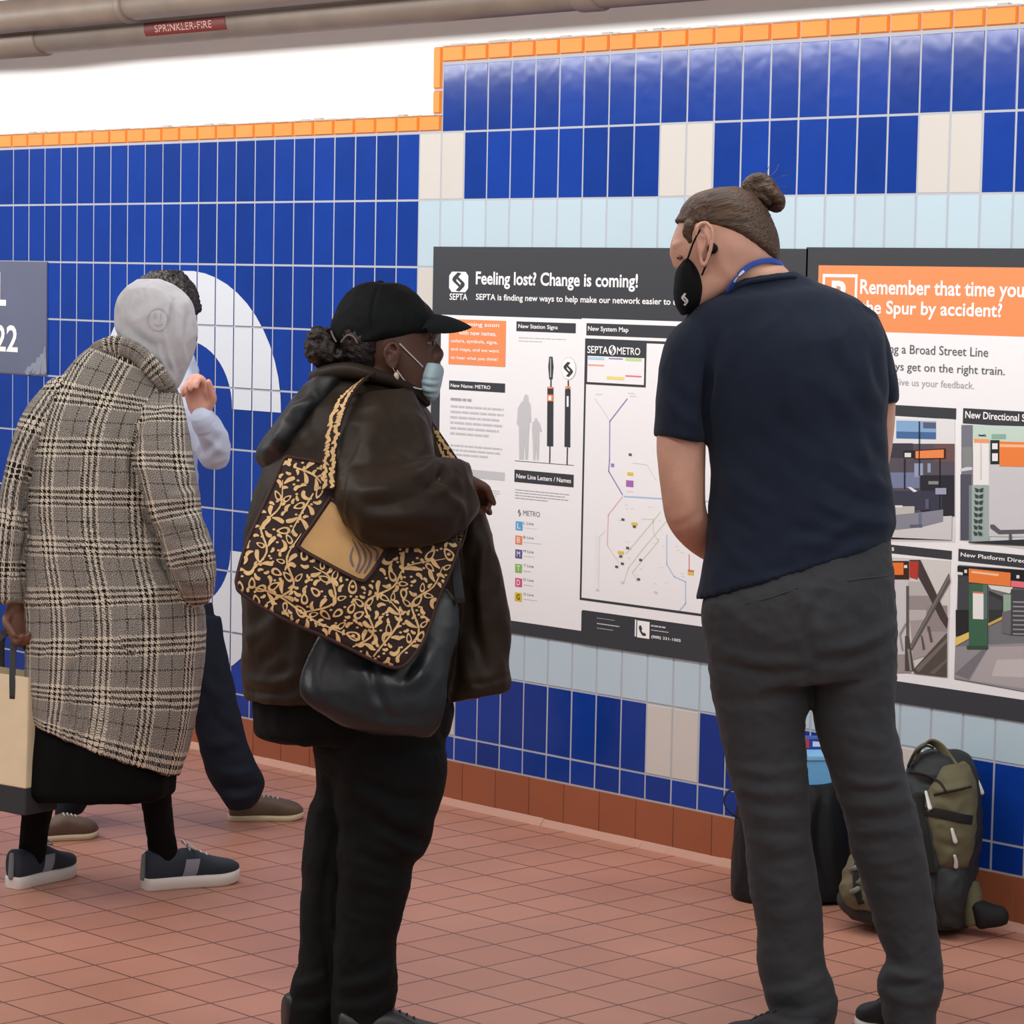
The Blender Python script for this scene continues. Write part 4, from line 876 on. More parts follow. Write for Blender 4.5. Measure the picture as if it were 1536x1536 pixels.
# the other arm, folded in front of her
armX = [(600,620,560,600,.10,.06),(640,680,590,680,.16,.055),(668,745,620,760,.17,.05),(695,760,680,715,.10,.045),(714,746,702,706,.02,.036)]
gs.append(loft(F, armX)); gs += hand(F.P(690, 735, .03), RT*0.35-FW*0.7-UP*0.1, -UP*0.6-FW*0.3, 1, .84, .9, .05, .5)
lady = person('woman in black cap, face mask and dark olive jacket looking at the posters', gs, dk)
g = G()
for nm, c, r, off in (('eye', m_eyew, 4.6, 0),):
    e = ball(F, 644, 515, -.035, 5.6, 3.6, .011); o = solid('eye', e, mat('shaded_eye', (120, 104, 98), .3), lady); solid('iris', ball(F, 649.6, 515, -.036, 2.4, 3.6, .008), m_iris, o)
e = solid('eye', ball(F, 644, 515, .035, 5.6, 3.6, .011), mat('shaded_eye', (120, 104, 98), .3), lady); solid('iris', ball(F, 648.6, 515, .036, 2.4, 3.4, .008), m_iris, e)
hmat = hair_mat('black_hair', (16, 12, 11), (46, 34, 30), (1, -.4, 0), 300, 40)
hg = [loft(F, [(500,488,600,498,.0,.08),(504,505,594,512,0,.083),(512,524,584,524,0,.08),(520,542,578,540,0,.072),(528,557,572,554,0,.055)], n=32)]
hr = fuse('hair', hg, hmat, lady, vox=.004, smooth=2, waves=[(.003, 60, 3, (1, 1, 1))])
bb = fuse('hair_bun', [ball(F, 487, 522, 0, 27, 26, .042), ball(F, 478, 506, -.012, 15, 12, .024), ball(F, 503, 534, -.01, 20, 14, .03)], hmat, hr, vox=.004, smooth=1, waves=[(.007, 55, 6, (1, 1, 1)), (.003, 140, 2, (1, 1, 1))])
tie = mat('grey_hair_tie', (120, 104, 96), 0.6)
for q_ in ([(497,497,-.03),(500,505,-.045),(504,512,-.052)], [(512,513,-.066),(521,503,-.079),(530,505,-.083),(536,514,-.084)]): solid('hair_tie', tubew([F.P(*p) for p in q_], [.0022]*len(q_), n=8, sub=4), tie, hr)
# cap
capm = mat('black_cap_cloth', (13, 18, 20), 0.75, bump=0.3, bscale=500, bdist=.0008, spec=.2)
cap_ = fuse('baseball_cap', [loft(F, [(548,424.5,592,424.5,0,.03),(530,432,612,431,0,.055),(512,450,632,447,0,.078),(502,470,648,466,0,.089),(496,488,656,484,0,.093),(497,502,652,499,0,.092),(502,512,630,505,0,.09),(512,520,596,512,0,.087)], n=48)], capm, lady, vox=.004, smooth=2,
            folds=[(570,424,560,510,-.003,2.5),(530,434,500,480,-.002,2.5)], waves=[(.0015, 25, 2, (1, 1, 1))])
solid('cap_button', ball(F, 570, 424, 0, 6, 3.5, .008), capm, cap_)
bm_v, bm_f = [], []
ns, nd = 12, 25
for lay_ in (0, 1):
    for i in range(ns):
        for k in range(nd):
            q_ = -1+2*k/(nd-1); t = i/(ns-1); tm = math.sqrt(max(0.02, 1-abs(q_)**2.4))
            x = 632+12*(1-q_*q_)+(64*tm)*t; y = 470+10*(abs(q_)**2)*2.4+20*t*tm-6*math.sin(t*2.4)+4*t*t
            bm_v.append(F.P(x, y+lay_*2.6, q_*.088))
for lay_ in (0, 1):
    for i in range(ns-1):
        for k in range(nd-1):
            a = lay_*ns*nd+i*nd+k; qf = (a, a+1, a+nd+1, a+nd); bm_f.append(qf if lay_ else qf[::-1])
N0 = ns*nd
for i in range(ns-1):
    for k in (0, nd-1): a = i*nd+k; bm_f.append((a, a+nd, a+nd+N0, a+N0))
for k in range(nd-1): a = (ns-1)*nd+k; bm_f.append((a, a+1, a+1+N0, a+N0)); bm_f.append((k, k+1, k+1+N0, k+N0))
brim = solid('brim', Geo(bm_v, bm_f), mat('black_brim_cloth', (22, 28, 30), 0.9, spec=.12, bump=0.3, bscale=500, bdist=.0008), cap_, subd=1)
# mask and earring
mkm = mat('pale_blue_mask', (176, 202, 212), 0.75, bump=0.15, bscale=500)
mask = fuse('face_mask', [loft(F, [(637,545,662,547,0,.052),(633,553,666,555,0,.06),(630,566,664,568,0,.066),(629,580,661,582,0,.062),(633,592,657,595,0,.05),(641,602,651,601,0,.03)], n=36)], mkm, lady, vox=.0032, smooth=1,
            folds=[(630,566,664,569,-.0022,1.8),(630,577,663,580,-.0022,1.8),(632,588,659,591,-.002,1.8),(630,571,664,574,.0015,2),(631,583,661,585,.0015,2)], label='pale blue pleated surgical mask')
for pts in ([(634,550,-.052),(622,538,-.066),(610,526,-.076),(600,516,-.084)], [(632,584,-.052),(618,580,-.058),(606,570,-.07),(596,556,-.082)]):
    solid('ear_loop', tubew([F.P(*p) for p in pts], [.0016]*4, n=8, sub=4), flat((214, 214, 212)), mask)
solid('earring', ball(F, 594.5, 565, -.084, 4.2, 7, .006), mat('pearl', (206, 190, 170), 0.25), lady)
solid('earring_hook', tubew([F.P(589, 551, -.083), F.P(592, 557, -.085), F.P(594, 560, -.084)], [.001]*3, n=6), mat('gold_wire', (190, 150, 90), .3, 1.0), lady)
# jacket
jm = mat('dark_olive_coated_cloth', (44, 35, 26), 0.5, bump=0.25, bscale=300, bdist=.0008, var=0.10, vscale=8, spec=.22)
flapR = [(688,755,722,760,-.02,.05),(690,800,737,806,-.02,.05),(692,850,750,856,-.02,.052),(694,900,760,908,-.01,.055),(690,945,765,952,0,.058),(680,1000,766,1002,0,.06),(664,1054,764,1036,0,.06)]
slX = [(604,632,556,590,.08,.085),(652,690,590,680,.13,.075),(680,760,616,770,.14,.068),(700,772,676,706,.08,.056),(700,752,690,704,.04,.044)]
fo = [(540,740,600,718,.008,10),(552,760,640,735,-.008,10),(600,720,655,690,.009,8),(640,735,668,705,-.010,7),(655,720,690,760,.008,7),(665,705,680,735,-.009,6),(600,770,690,760,.005,12),(560,790,650,800,-.005,10),(540,800,620,812,.004,8),
      (530,610,512,700,.006,8),(545,640,516,730,-.006,9),(580,620,548,700,.005,12),(600,640,640,690,-.005,12),(500,640,508,740,-.008,6),(520,590,600,600,.004,10),(620,600,650,660,.005,10),(570,700,610,640,-.004,12),
      (375,960,430,900,.006,10),(385,1000,440,940,-.006,10),(372,1020,455,1010,.005,7),(374,1036,456,1030,-.005,6),(400,1050,450,980,.006,10),(420,1040,430,930,-.005,9),(390,860,380,980,.005,9),
      (730,800,745,1000,.005,8),(715,820,725,1000,-.006,8),(700,870,706,1030,.005,7),(690,1025,762,1012,-.004,4),(745,900,758,1010,.004,6)]
jacket = fuse('jacket', [loft(F, torso, n=56), loft(F, armU, n=40), loft(F, armF, n=40), loft(F, flapR, n=32), loft(F, slX, n=28)], jm, lady, vox=.0065, smooth=4, folds=fo, waves=[(.004, 7, 3, (1, 1, 1.2)), (.002, 20, 5, (1, 1, .8))])
fuse('jacket_collar', [tube(F, [(474,566,.03,12),(492,560,-.05,13),(525,556,-.088,13),(560,563,-.098,11),(595,574,-.075,9),(622,588,-.04,8),(640,604,-.01,7)], flat=1.0)], jm, jacket, vox=.004, smooth=2)
hood = fuse('jacket_hood', [loft(F, [(470,566,528,566,-.02,.075),(446,590,514,602,-.015,.10),(424,622,498,642,-.01,.125),(398,656,474,690,-.005,.12),(384,680,430,712,0,.07),(382,690,402,712,0,.03)], n=40)], mat('black_nylon', (26, 30, 32), 0.45, bump=.3, bscale=200, bdist=.001), jacket, vox=.0055, smooth=3,
            folds=[(470,590,412,670,.007,8),(490,610,430,690,-.008,8),(440,615,470,600,.006,9),(505,600,460,680,.006,7),(395,680,430,640,.006,7)], waves=[(.003, 18, 4, (1, 1, 1))])
under = mat('black_knit', (9, 10, 11), 0.9, bump=.3, bscale=300, spec=.22)
fuse('black_top', [loft(F, [(384,1020,668,1030,.01,.175),(378,1052,680,1060,.01,.18),(380,1076,678,1082,.01,.18),(386,1102,670,1106,.01,.17),(420,1112,640,1112,.01,.15)], n=44)], under, lady, vox=.006, smooth=3, waves=[(.003, 16, 3, (1, 1, .5))])
tr2 = mat('black_trouser_cloth', (12, 15, 15), 0.8, bump=.25, bscale=400, bdist=.0008, var=.1, vscale=8, spec=.18)
pants = fuse('trousers', [loft(F, pelv, n=44), loft(F, legR, n=40), loft(F, legL, n=40)], tr2, lady, vox=.0065, smooth=3, waves=[(.0025, 12, 4, (1, 1, 1.3)), (.001, 36, 7, (1, 1, 1))],
             folds=[(520,1160,660,1200,-.006,9),(530,1180,650,1240,.006,10),(560,1230,645,1260,-.006,8),(580,1250,640,1285,.006,7),(540,1280,615,1300,-.005,8),(520,1310,610,1330,.004,9),(506,1240,505,1500,-.006,6),(510,1480,590,1450,.006,8),(510,1500,590,1480,-.005,7),(440,1480,490,1460,.005,7),(440,1500,495,1490,-.005,7),(540,1100,530,1200,.006,12)])
st = dict(sole=mat('grey_rubber', (92, 94, 92), .7), upper=mat('black_leather_shoe', (24, 24, 26), .45, bump=.1, bscale=200), h=.03, lace=mat('dark_lace', (20, 20, 22), .7))
shoe(lady, fxy(504, 1588), fxy(682, 1582), 0, st, .1); shoe(lady, fxy(424, 1562), fxy(590, 1546), 0, st, .1)
# ---- tote bag on her shoulder
def bag_base(x, y):
    v = (-(x-428)*0.37+(y-682)*0.93)/205
    return -.208-.075*min(max(v, 0), 1.1)
def bag_d(x, y):
    u = ((x-428)*0.887+(y-682)*0.462)/294; v = (-(x-428)*0.37+(y-682)*0.93)/205
    return bag_base(x, y)-.030-.026*math.cos(math.pi*(min(max(u, 0), 1)-.5))*math.cos(math.pi*(min(max(v, 0), 1)-.5))**.5+.010*noise.noise(Vector((x*.014, y*.014, 3)))
def bag_out(n=120):
    pts = [(430,683),(470,690),(500,702),(560,745),(630,785),(686,812),(690,822),(676,862),(661,895),(640,957),(622,985),(608,1000),(590,1003),(560,992),(490,958),(415,925),(362,892),(353,878),(354,862),(366,820),(386,774),(412,717),(424,688)]
    return crom(pts+[pts[0]], 6)[:-1]
BO = bag_out(); bc = np.array([518, 846])
v, f = [], []; M = len(BO); NR = 22
for side_ in (0, 1):
    for i in range(NR+1):
        t = i/NR
        for p in BO:
            x, y = bc+(p-bc)*t
            e = math.sqrt(max(0, 1-t**6)); dfront = bag_d(x, y)
            v.append(F.P(x, y, (dfront*e+(bag_base(x, y)-.012)*(1-e)) if side_ == 0 else (bag_base(x, y)-.012+.016*e)))
    o_ = side_*(NR+1)*M
    for i in range(NR):
        for k in range(M):
            a, b, c, d = o_+i*M+k, o_+i*M+(k+1) % M, o_+(i+1)*M+(k+1) % M, o_+(i+1)*M+k
            if i == 0: f.append((a, c, d) if side_ == 0 else (a, d, c))
            else: f.append((a, b, c, d) if side_ == 0 else (d, c, b, a))
tote = thing('tote_bag', 'brown tote bag with tan leaf print on the shoulder of the woman in the cap', 'bag')
brown = mat('dark_brown_print_cloth', (42, 24, 20), 0.8, bump=.3, bscale=400, bdist=.0008); tan = mat('tan_print', (228, 190, 134), 0.8, var=.16, vscale=60, bump=.2, bscale=400, bdist=.0006)
tb = mesh('bag_body', v, f, [brown, tan], tote, True)
from mathutils.bvhtree import BVHTree
_tb = BVHTree.FromPolygons([tuple(p) for p in v], f)
def on_bag(x, y, off=.0016):
    r = ray(x, y); r = r/np.linalg.norm(r); h = _tb.ray_cast(Vector(CAMP), Vector(r))
    return None if h[0] is None else np.array(h[0])-r*off
from math import cos, sin, pi
def inpoly(x, y, P):
    c = False
    for i in range(len(P)):
        (x0, y0), (x1, y1) = P[i-1], P[i]
        if (y0 > y) != (y1 > y) and x < (x1-x0)*(y-y0)/(y1-y0)+x0: c = not c
    return c
PATCH = [(496,748),(506,756),(514,772),(526,790),(540,802),(558,812),(578,823),(577,828),(563,850),(548,869),(540,870),(530,866),(490,845),(453,824),(450,815),(470,786)]
prn = G()
def add_poly(pts, g=prn, off=.0016, mi=0):
    q_ = [on_bag(x, y, off) for x, y in pts]
    if any(p is None for p in q_): return
    g.add(q_, [tuple(range(len(q_)))], mi)
def stroke(pts, w0, w1, g=prn, off=.0016):
    S = crom(pts, 5); n = len(S); T = np.gradient(S, axis=0); T /= np.linalg.norm(T, axis=1)[:, None]+1e-9; N = np.stack([-T[:, 1], T[:, 0]], 1)
    w_ = np.array([w0+(w1-w0)*i/(n-1) for i in range(n)])*np.sin(np.clip(np.linspace(.12, .94, n), 0, 1)*pi)**.5
    for i in range(n-1): add_poly([tuple(S[i]+N[i]*w_[i]), tuple(S[i+1]+N[i+1]*w_[i+1]), tuple(S[i+1]-N[i+1]*w_[i+1]), tuple(S[i]-N[i]*w_[i])], g, off)
def leaf_ring(x, y, a, L, W_, t):
    n = 14; o_, i_ = [], []
    for k in range(n):
        th = 2*pi*k/n; px_ = L*cos(th)*(1); py_ = W_*sin(th)*(1-.35*cos(th))
        o_.append((x+px_*cos(a)-py_*sin(a), y+px_*sin(a)+py_*cos(a))); s_ = 1-t
        i_.append((x+s_*px_*cos(a)-s_*py_*sin(a), y+s_*px_*sin(a)+s_*py_*cos(a)))
    for k in range(n): add_poly([o_[k], o_[(k+1) % n], i_[(k+1) % n], i_[k]])
rr = random.Random(11); taken = []
bigp = [tuple(bc+(p-bc)*.965) for p in BO]; padp = [tuple(np.array([514, 822])+(np.array(p)-np.array([514, 822]))*1.16) for p in PATCH]
def free(x, y, r): return inpoly(x, y, bigp) and not inpoly(x, y, padp) and all((x-a)**2+(y-b)**2 > (r+c)**2 for a, b, c in taken)
# winding stems with paired leaves
stems = [[(372,862),(400,828),(392,790),(420,760),(424,720)],[(400,905),(440,880),(430,838),(452,800)],[(450,920),(500,905),(496,868),(470,850)],[(520,975),(560,950),(548,905),(590,880),(610,850),(668,838)],[(596,985),(628,950),(618,905),(650,880),(664,850)],[(470,740),(452,770),(436,800)],[(440,700),(470,712),(486,730)],[(560,985),(600,930),(585,900)],[(380,880),(420,895),(470,930),(540,960)]]
for s_ in stems:
    stroke(s_, 1.7, 1.3)
    S = crom(s_, 6)
    for i in range(3, len(S)-1, 4):
        t = S[min(i+1, len(S)-1)]-S[i-1]; a = math.atan2(t[1], t[0])
        for sg in (1, -1):
            b = a+sg*rr.uniform(.7, 1.1); L = rr.uniform(7, 11); x, y = S[i][0]+cos(b)*(L+3), S[i][1]+sin(b)*(L+3)
            if free(x, y, 4):
                taken.append((x, y, 6))
                if rr.random() < .5: leaf_ring(x, y, b, L, L*.5, .42)
                else: stroke([(x-cos(b)*L, y-sin(b)*L), (x+sin(b)*1.5, y-cos(b)*1.5), (x+cos(b)*L, y+sin(b)*L)], 1.6, 4.6)
for R_, n_ in ((12.5, 60), (9.5, 300), (7.0, 900), (4.6, 1500), (2.8, 1200)):
    for _ in range(n_):
        x, y = rr.uniform(352, 692), rr.uniform(682, 1004)
        if not free(x, y, R_*.78): continue
        taken.append((x, y, R_*.78)); a = rr.uniform(0, 6.28)
        if R_ > 12: leaf_ring(x, y, a, 11.5, 6.6, .36); add_poly([(x+3*cos(t), y+2.4*sin(t)) for t in np.linspace(0, 6.28, 9)[:-1]])
        elif R_ > 9:
            if rr.random() < .45: leaf_ring(x, y, a, 9, 5.4, .46)
            else: stroke([(x-9*cos(a)-2*sin(a), y-9*sin(a)+2*cos(a)), (x-3*cos(a)+3*sin(a), y-3*sin(a)-3*cos(a)), (x+4*cos(a)+3*sin(a), y+4*sin(a)-3*cos(a)), (x+8*cos(a)-3*sin(a), y+8*sin(a)+3*cos(a))], 1.6, 4.4)
        elif R_ > 6: stroke([(x-6.6*cos(a), y-6.6*sin(a)), (x-3*sin(a), y+3*cos(a)), (x+6*cos(a)-1*sin(a), y+6*sin(a)+1*cos(a))], 1.5, 3.9)
        elif R_ > 4: stroke([(x-4.4*cos(a), y-4.4*sin(a)), (x-1.4*sin(a), y+1.4*cos(a)), (x+4*cos(a), y+4*sin(a))], 1.5, 3.0)
        else: add_poly([(x+2.3*cos(t), y+1.7*sin(t)) for t in np.linspace(0, 6.28, 9)[:-1]])
fl = [tuple(q_[::-1]) for q_ in prn.f]
pr = mesh('leaf_print', prn.v, prn.f, [tan], tb); pr['label'] = 'tan leaf and vine print'; pr['kind'] = 'stuff'
g = G(); trim = mat('brown_binding', (56, 30, 26), .7)
def dense(P, n=6): return [tuple(x) for x in crom(P+[P[0]], n)]
pc = np.array([516, 818]); rows = []
for s_ in np.linspace(0.02, 1, 9): rows.append([tuple(pc+(np.array(p)-pc)*s_) for p in dense(PATCH)])
for a_, b_ in zip(rows[:-1], rows[1:]):
    for k in range(len(a_)-1): add_poly([a_[k], a_[k+1], b_[k+1], b_[k]], g, .0026)
add_poly(rows[0][::2], g, .0026)
pt = g.obj('tan_patch', [mat('tan_leather_patch', (196, 152, 92), .55, var=.12, vscale=14, bump=.2, bscale=60)], tb, True)
for a_ in (1.0,):
    pp = [on_bag(x, y, .002) for x, y in dense(PATCH)]; pp = [p for p in pp if p is not None]
    solid('patch_binding', tubew(pp, [.006]*len(pp), n=10, sub=1, flat=.6), trim, tb)
g = G()
for s_ in ([(528,808),(536,824),(540,840),(534,858)],[(536,812),(546,826),(548,842),(538,860)],[(544,816),(556,830),(554,846),(546,860)],[(552,818),(566,828),(564,842)],[(530,820),(526,836),(530,850)]): stroke(s_, 1.0, 2.6, g, .004)
g.obj('patch_motif', [flat((112, 92, 96))], pt)
pp = [on_bag(*(bc+(p-bc)*.985), .001) for p in BO]; solid('bag_piping', tubew([p for p in pp+pp[:1] if p is not None], [.0045]*len([p for p in pp+pp[:1] if p is not None]), n=8, sub=1), trim, tb)
def printed_strap(name, pts, wd, w_, seed):
    P = [F.P(*p) for p in pts]; s_ = strap(name, P, wd, w_, .006, brown, tote, sub=8)
    S = crom(P, 14); T = np.gradient(S, axis=0); T /= np.linalg.norm(T, axis=1)[:, None]; rr = random.Random(seed); g = G()
    Wd = np.asarray(wd, float); Wd = np.repeat(Wd[None], len(P), 0) if Wd.ndim == 1 else Wd; Wd = crom(Wd, 14)
    L = 0
    for i in range(2, len(S)-2, 2):
        t = T[i]; wv = Wd[i]-t*(Wd[i]@t); wv /= np.linalg.norm(wv); n = np.cross(t, wv); n = n if n@FW < 0 else -n
        for q_ in (-.27, .24):
            c = S[i]+wv*w_*(q_+rr.uniform(-.08, .08))+n*.0042; a = rr.uniform(-1, 1); e1 = t*cos(a)+wv*sin(a); e2 = np.cross(n, e1); l_, b_ = rr.uniform(.006, .0095), rr.uniform(.0026, .0042)
            g.add([c+e1*l_*cos(th)+e2*b_*sin(th)*(1+.5*cos(th)) for th in np.linspace(0, 6.28, 10)[:-1]], [tuple(range(9))])
    o = g.obj('leaf_print', [tan], s_); o['kind'] = 'stuff'; return s_
printed_strap('shoulder_strap', [(492,735,-.282),(494,700,-.268),(497,664,-.258),(504,628,-.24),(517,600,-.215),(534,580,-.175),(550,567,-.125),(566,562,-.07),(578,562,0)], [RT*1.0+UP*.05, RT, RT+UP*.08, RT+UP*.2, RT*.9+UP*.4, RT*.8+UP*.55, RT*.7+UP*.5, RT*.8+UP*.3-FW*.2, RT], .030, 5)
printed_strap('shoulder_strap', [(590,576,.02),(612,596,.0),(632,622,-.01),(652,652,-.04),(671,680,-.07),(690,712,-.09),(700,760,-.10),(692,800,-.16),(684,826,-.235)], RT*.8+UP*.3-FW*.4, .026, 9)
# ---- black leather bag under the tote
hb = thing('shoulder_bag', 'soft black leather bag hanging below the patterned tote at the hip', 'bag')
lea = mat('black_leather', (20, 25, 29), 0.36, bump=.25, bscale=120, bdist=.001, var=.1, vscale=12)
hbody = fuse('bag_body', [loft(F, [(505,900,672,880,-.215,.012),(488,930,688,910,-.222,.018),(474,958,688,950,-.228,.026),(458,1000,676,990,-.238,.034),(450,1032,671,1020,-.248,.042),(456,1050,669,1046,-.25,.042),(478,1068,666,1068,-.25,.04),(512,1088,660,1090,-.248,.034),(560,1102,646,1106,-.246,.022)], n=48)], lea, hb, vox=.005, smooth=3,
     folds=[(470,960,455,1040,.006,6),(482,975,470,1050,-.004,6),(520,1010,600,1000,.004,14),(560,990,580,1070,-.004,7),(600,1030,650,990,.004,9),(500,1060,640,1090,.003,8),(640,960,600,1060,-.004,9)], waves=[(.0012, 14, 2, (1, 1, 1))])
strap('bag_strap', [F.P(*p) for p in [(690,905,-.235),(684,860,-.232),(676,800,-.225),(668,740,-.10),(655,660,.0),(620,600,.03),(590,572,.02)]], RT, .022, .006, lea, hb)
# ------------------------------------------------------------------ person in the plaid coat
def plaid_mat():
    m = bpy.data.materials.new('plaid_wool'); m.use_nodes = True; nt = m.node_tree; b = nt.nodes['Principled BSDF']
    uv = nt.nodes.new('ShaderNodeUVMap'); sp = nt.nodes.new('ShaderNodeSeparateXYZ'); nt.links.new(uv.outputs[0], sp.inputs[0])
    def M(op, a, c=None):
        n = nt.nodes.new('ShaderNodeMath'); n.operation = op
        for i, x in enumerate((a, c)):
            if x is None: continue
            if isinstance(x, (int, float)): n.inputs[i].default_value = x
            else: nt.links.new(x, n.inputs[i])
        return n.outputs[0]
    def mix(f, a, c):
        n = nt.nodes.new('ShaderNodeMix'); n.data_type = 'RGBA'
        for s_, x in ((0, f), (6, a), (7, c)):
            if isinstance(x, tuple): n.inputs[s_].default_value = (*s2l(x), 1)
            else: nt.links.new(x, n.inputs[s_])
        return n.outputs[2]
    def yarn(t, P, off):
        f = M('FRACT', M('ADD', M('DIVIDE', t, P), off))
        band = M('LESS_THAN', f, 0.40)
        st = M('LESS_THAN', M('FRACT', M('DIVIDE', M('MULTIPLY', f, P), 0.0160)), 0.5)
        fine = M('LESS_THAN', M('FRACT', M('DIVIDE', t, 0.0046)), 0.5)
        line = M('LESS_THAN', M('ABSOLUTE', M('SUBTRACT', f, 0.68)), 0.015)
        plain = mix(line, mix(fine, (112, 109, 103), (162, 158, 150)), (58, 50, 44))
        return mix(band, plain, mix(st, (36, 32, 29), (222, 215, 197)))
    u, v = sp.outputs[0], sp.outputs[1]
    wp, wf = yarn(u, 0.124, 7.15), yarn(v, 0.132, 7.3)
    tw = M('LESS_THAN', M('FRACT', M('ADD', M('DIVIDE', M('ADD', u, v), 0.0072), 50.0)), 0.5)
    nt.links.new(mix(tw, wp, wf), b.inputs['Base Color']); b.inputs['Roughness'].default_value = 0.9; b.inputs['Specular IOR Level'].default_value = .15
    tc = nt.nodes.new('ShaderNodeTexCoord'); n = nt.nodes.new('ShaderNodeTexNoise'); n.inputs['Scale'].default_value = 450; nt.links.new(tc.outputs['Object'], n.inputs['Vector'])
    bp = nt.nodes.new('ShaderNodeBump'); bp.inputs['Strength'].default_value = .4; bp.inputs['Distance'].default_value = .001; nt.links.new(n.outputs['Fac'], bp.inputs['Height']); nt.links.new(bp.outputs[0], b.inputs['Normal'])
    return m
F = Fig(190, 1342)
sk3 = skin_mat('brown_skin', (120, 84, 70))
torso = [(146,516,256,572,-.01,.105),(110,545,268,592,0,.13),(76,590,270,620,0,.145),(54,640,266,650,0,.16),(44,700,262,705,0,.168),(41,760,262,765,0,.172),(40,830,276,835,0,.178),(40,900,300,892,0,.182),(40,960,307,950,0,.186),(40,1010,302,1015,0,.186),(42,1045,294,1070,0,.184),(43,1064,282,1120,0,.18),(45,1077,268,1163,0,.176)]
slR = [(222,592,270,590,-.06,.06),(211,622,277,622,-.10,.074),(204,660,284,655,-.125,.078),(205,700,290,705,-.14,.078),(216,746,299,742,-.15,.078),(229,786,303,770,-.15,.078),(243,826,316,810,-.145,.076),(256,860,323,852,-.135,.072),(272,890,321,886,-.12,.064),(288,908,312,905,-.10,.045)]
slL = [(74,572,128,560,-.02,.06),(42,612,100,622,-.035,.078),(20,662,68,676,-.05,.082),(5,726,48,736,-.06,.08),(-4,786,42,795,-.065,.078),(-13,850,39,855,-.065,.074),(-15,904,37,903,-.065,.064)]
legR = [(200,1130,264,1140,-.01,.09),(206,1165,260,1170,.01,.07),(211,1196,257,1192,.04,.055),(219,1246,261,1244,.065,.044),(223,1276,266,1272,.078,.034),(229,1292,262,1290,.08,.028)]
legL = [(34,1130,100,1140,.02,.09),(34,1165,92,1175,.03,.07),(34,1196,82,1205,.06,.055),(31,1246,72,1248,.085,.044),(28,1280,69,1280,.098,.034),(32,1296,64,1296,.10,.028)]
gs = [loft(F, [(206,432,250,432,0,.04),(190,450,276,450,.0,.066),(186,480,284,486,0,.074),(196,505,284,515,0,.07),(222,532,278,545,0,.06),(248,560,270,566,0,.04)]), tube(F, [(282,492,0,6),(289,506,0,8),(284,514,0,7)]),
      loft(F, [(188,490,250,540,0,.06),(160,520,240,580,0,.08)]), loft(F, inner(torso, 20, .03)), loft(F, inner(slR, 12, .025)), loft(F, inner(slL, 12, .025)), loft(F, inner(legR, 3, .006)), loft(F, inner(legL, 3, .006)),
      tube(F, [(22,880,-.065,15),(23,908,-.065,13)])]
gs += hand(F.P(24, 906, -.065), -UP*.95+RT*.15, RT*.5-FW*.6, 1, .95, .95, .05, .7)
plaid = person('person in grey hood and long beige plaid coat bending forward with a paper bag', gs, sk3)
for d_ in (-.031, .031):
    e = solid('eye', ball(F, 277, 480, d_, 4.5, 3.2, .010), m_eyew, plaid); solid('iris', ball(F, 280.8, 480, d_, 2, 2.8, .007), m_iris, e)
solid('lips', tubew([F.P(273, 522, -.026), F.P(279, 520, -.012), F.P(280, 520, 0), F.P(279, 520, .012), F.P(273, 522, .026)], [.003, .005, .006, .005, .003], n=10), skin_mat('dark_lips', (104, 66, 60)), plaid)
pm = plaid_mat()
fo = [(204,650,210,740,-.014,6),(212,740,236,800,-.014,6),(236,800,262,870,-.013,6),(190,640,206,700,.006,8),(44,700,42,800,-.012,5),(42,800,40,900,-.012,5),(268,600,225,620,-.006,6),(222,620,205,650,-.006,6),
      (255,745,305,730,.006,6),(255,765,306,756,-.007,5),(250,785,308,778,.006,6),(262,810,318,798,-.006,5),(265,830,322,822,.006,6),(272,855,322,845,-.006,5),(275,872,320,868,.005,5),(270,700,300,720,.005,8),
      (110,1000,112,1085,-.010,4),(118,1000,120,1095,.005,6),(225,880,190,1100,.008,16),(270,930,235,1130,-.006,14),(80,640,240,660,-.003,3),(60,760,60,1000,.004,14),(150,640,150,1000,.004,22),(180,650,215,720,-.005,9)]
coat = fuse('plaid_coat', [loft(F, torso, n=120, sub=8, ex=2.3), loft(F, slR, n=72, sub=8), loft(F, slL, n=72, sub=8)], pm, plaid, vox=.0065, smooth=3, uv=True, folds=fo, waves=[(.003, 8, 3, (1, 1, .6)), (.0015, 22, 5, (1, 1, .7))])
fuse('coat_collar', [tubew([F.P(*p) for p in [(140,530,-.03),(150,524,-.07),(174,518,-.10),(203,528,-.118),(229,552,-.122),(249,578,-.11),(262,598,-.07)]], [.022,.025,.027,.028,.028,.025,.018], n=48, sub=8, flat=.5)], pm, coat, vox=.005, smooth=2, uv=True)
grey = mat('grey_marl_jersey', (198, 200, 204), 0.9, bump=.3, bscale=500, bdist=.0008, var=.05, vscale=60, spec=.2)
hood = fuse('hood', [loft(F, [(206,420,242,419,0,.045),(188,434,268,433,0,.08),(176,452,288,454,0,.102),(173,472,294,476,0,.11),(175,496,295,503,0,.112),(190,520,290,528,0,.104),(216,544,281,551,0,.09),(242,566,272,570,0,.066),(256,580,266,582,0,.03)], n=48)], grey, plaid, vox=.0045, smooth=3,
     folds=[(262,450,268,560,-.006,4),(255,455,258,560,.004,4),(275,455,280,545,.005,5),(284,470,283,540,-.004,4),(219,420,215,446,-.003,2.5),(190,500,240,540,.005,7),(185,480,230,520,-.004,6),(240,520,262,575,.005,4),(245,500,258,560,-.004,4),(205,445,190,480,.003,6)], waves=[(.0025, 16, 3, (1, 1, 1))])
g = G()
def on_obj(o, poly, g, mi=0, off=.0015):
    q_ = surf_poly(None, o, poly, off)
    if q_: g.add(q_, [tuple(range(len(q_)))], mi)
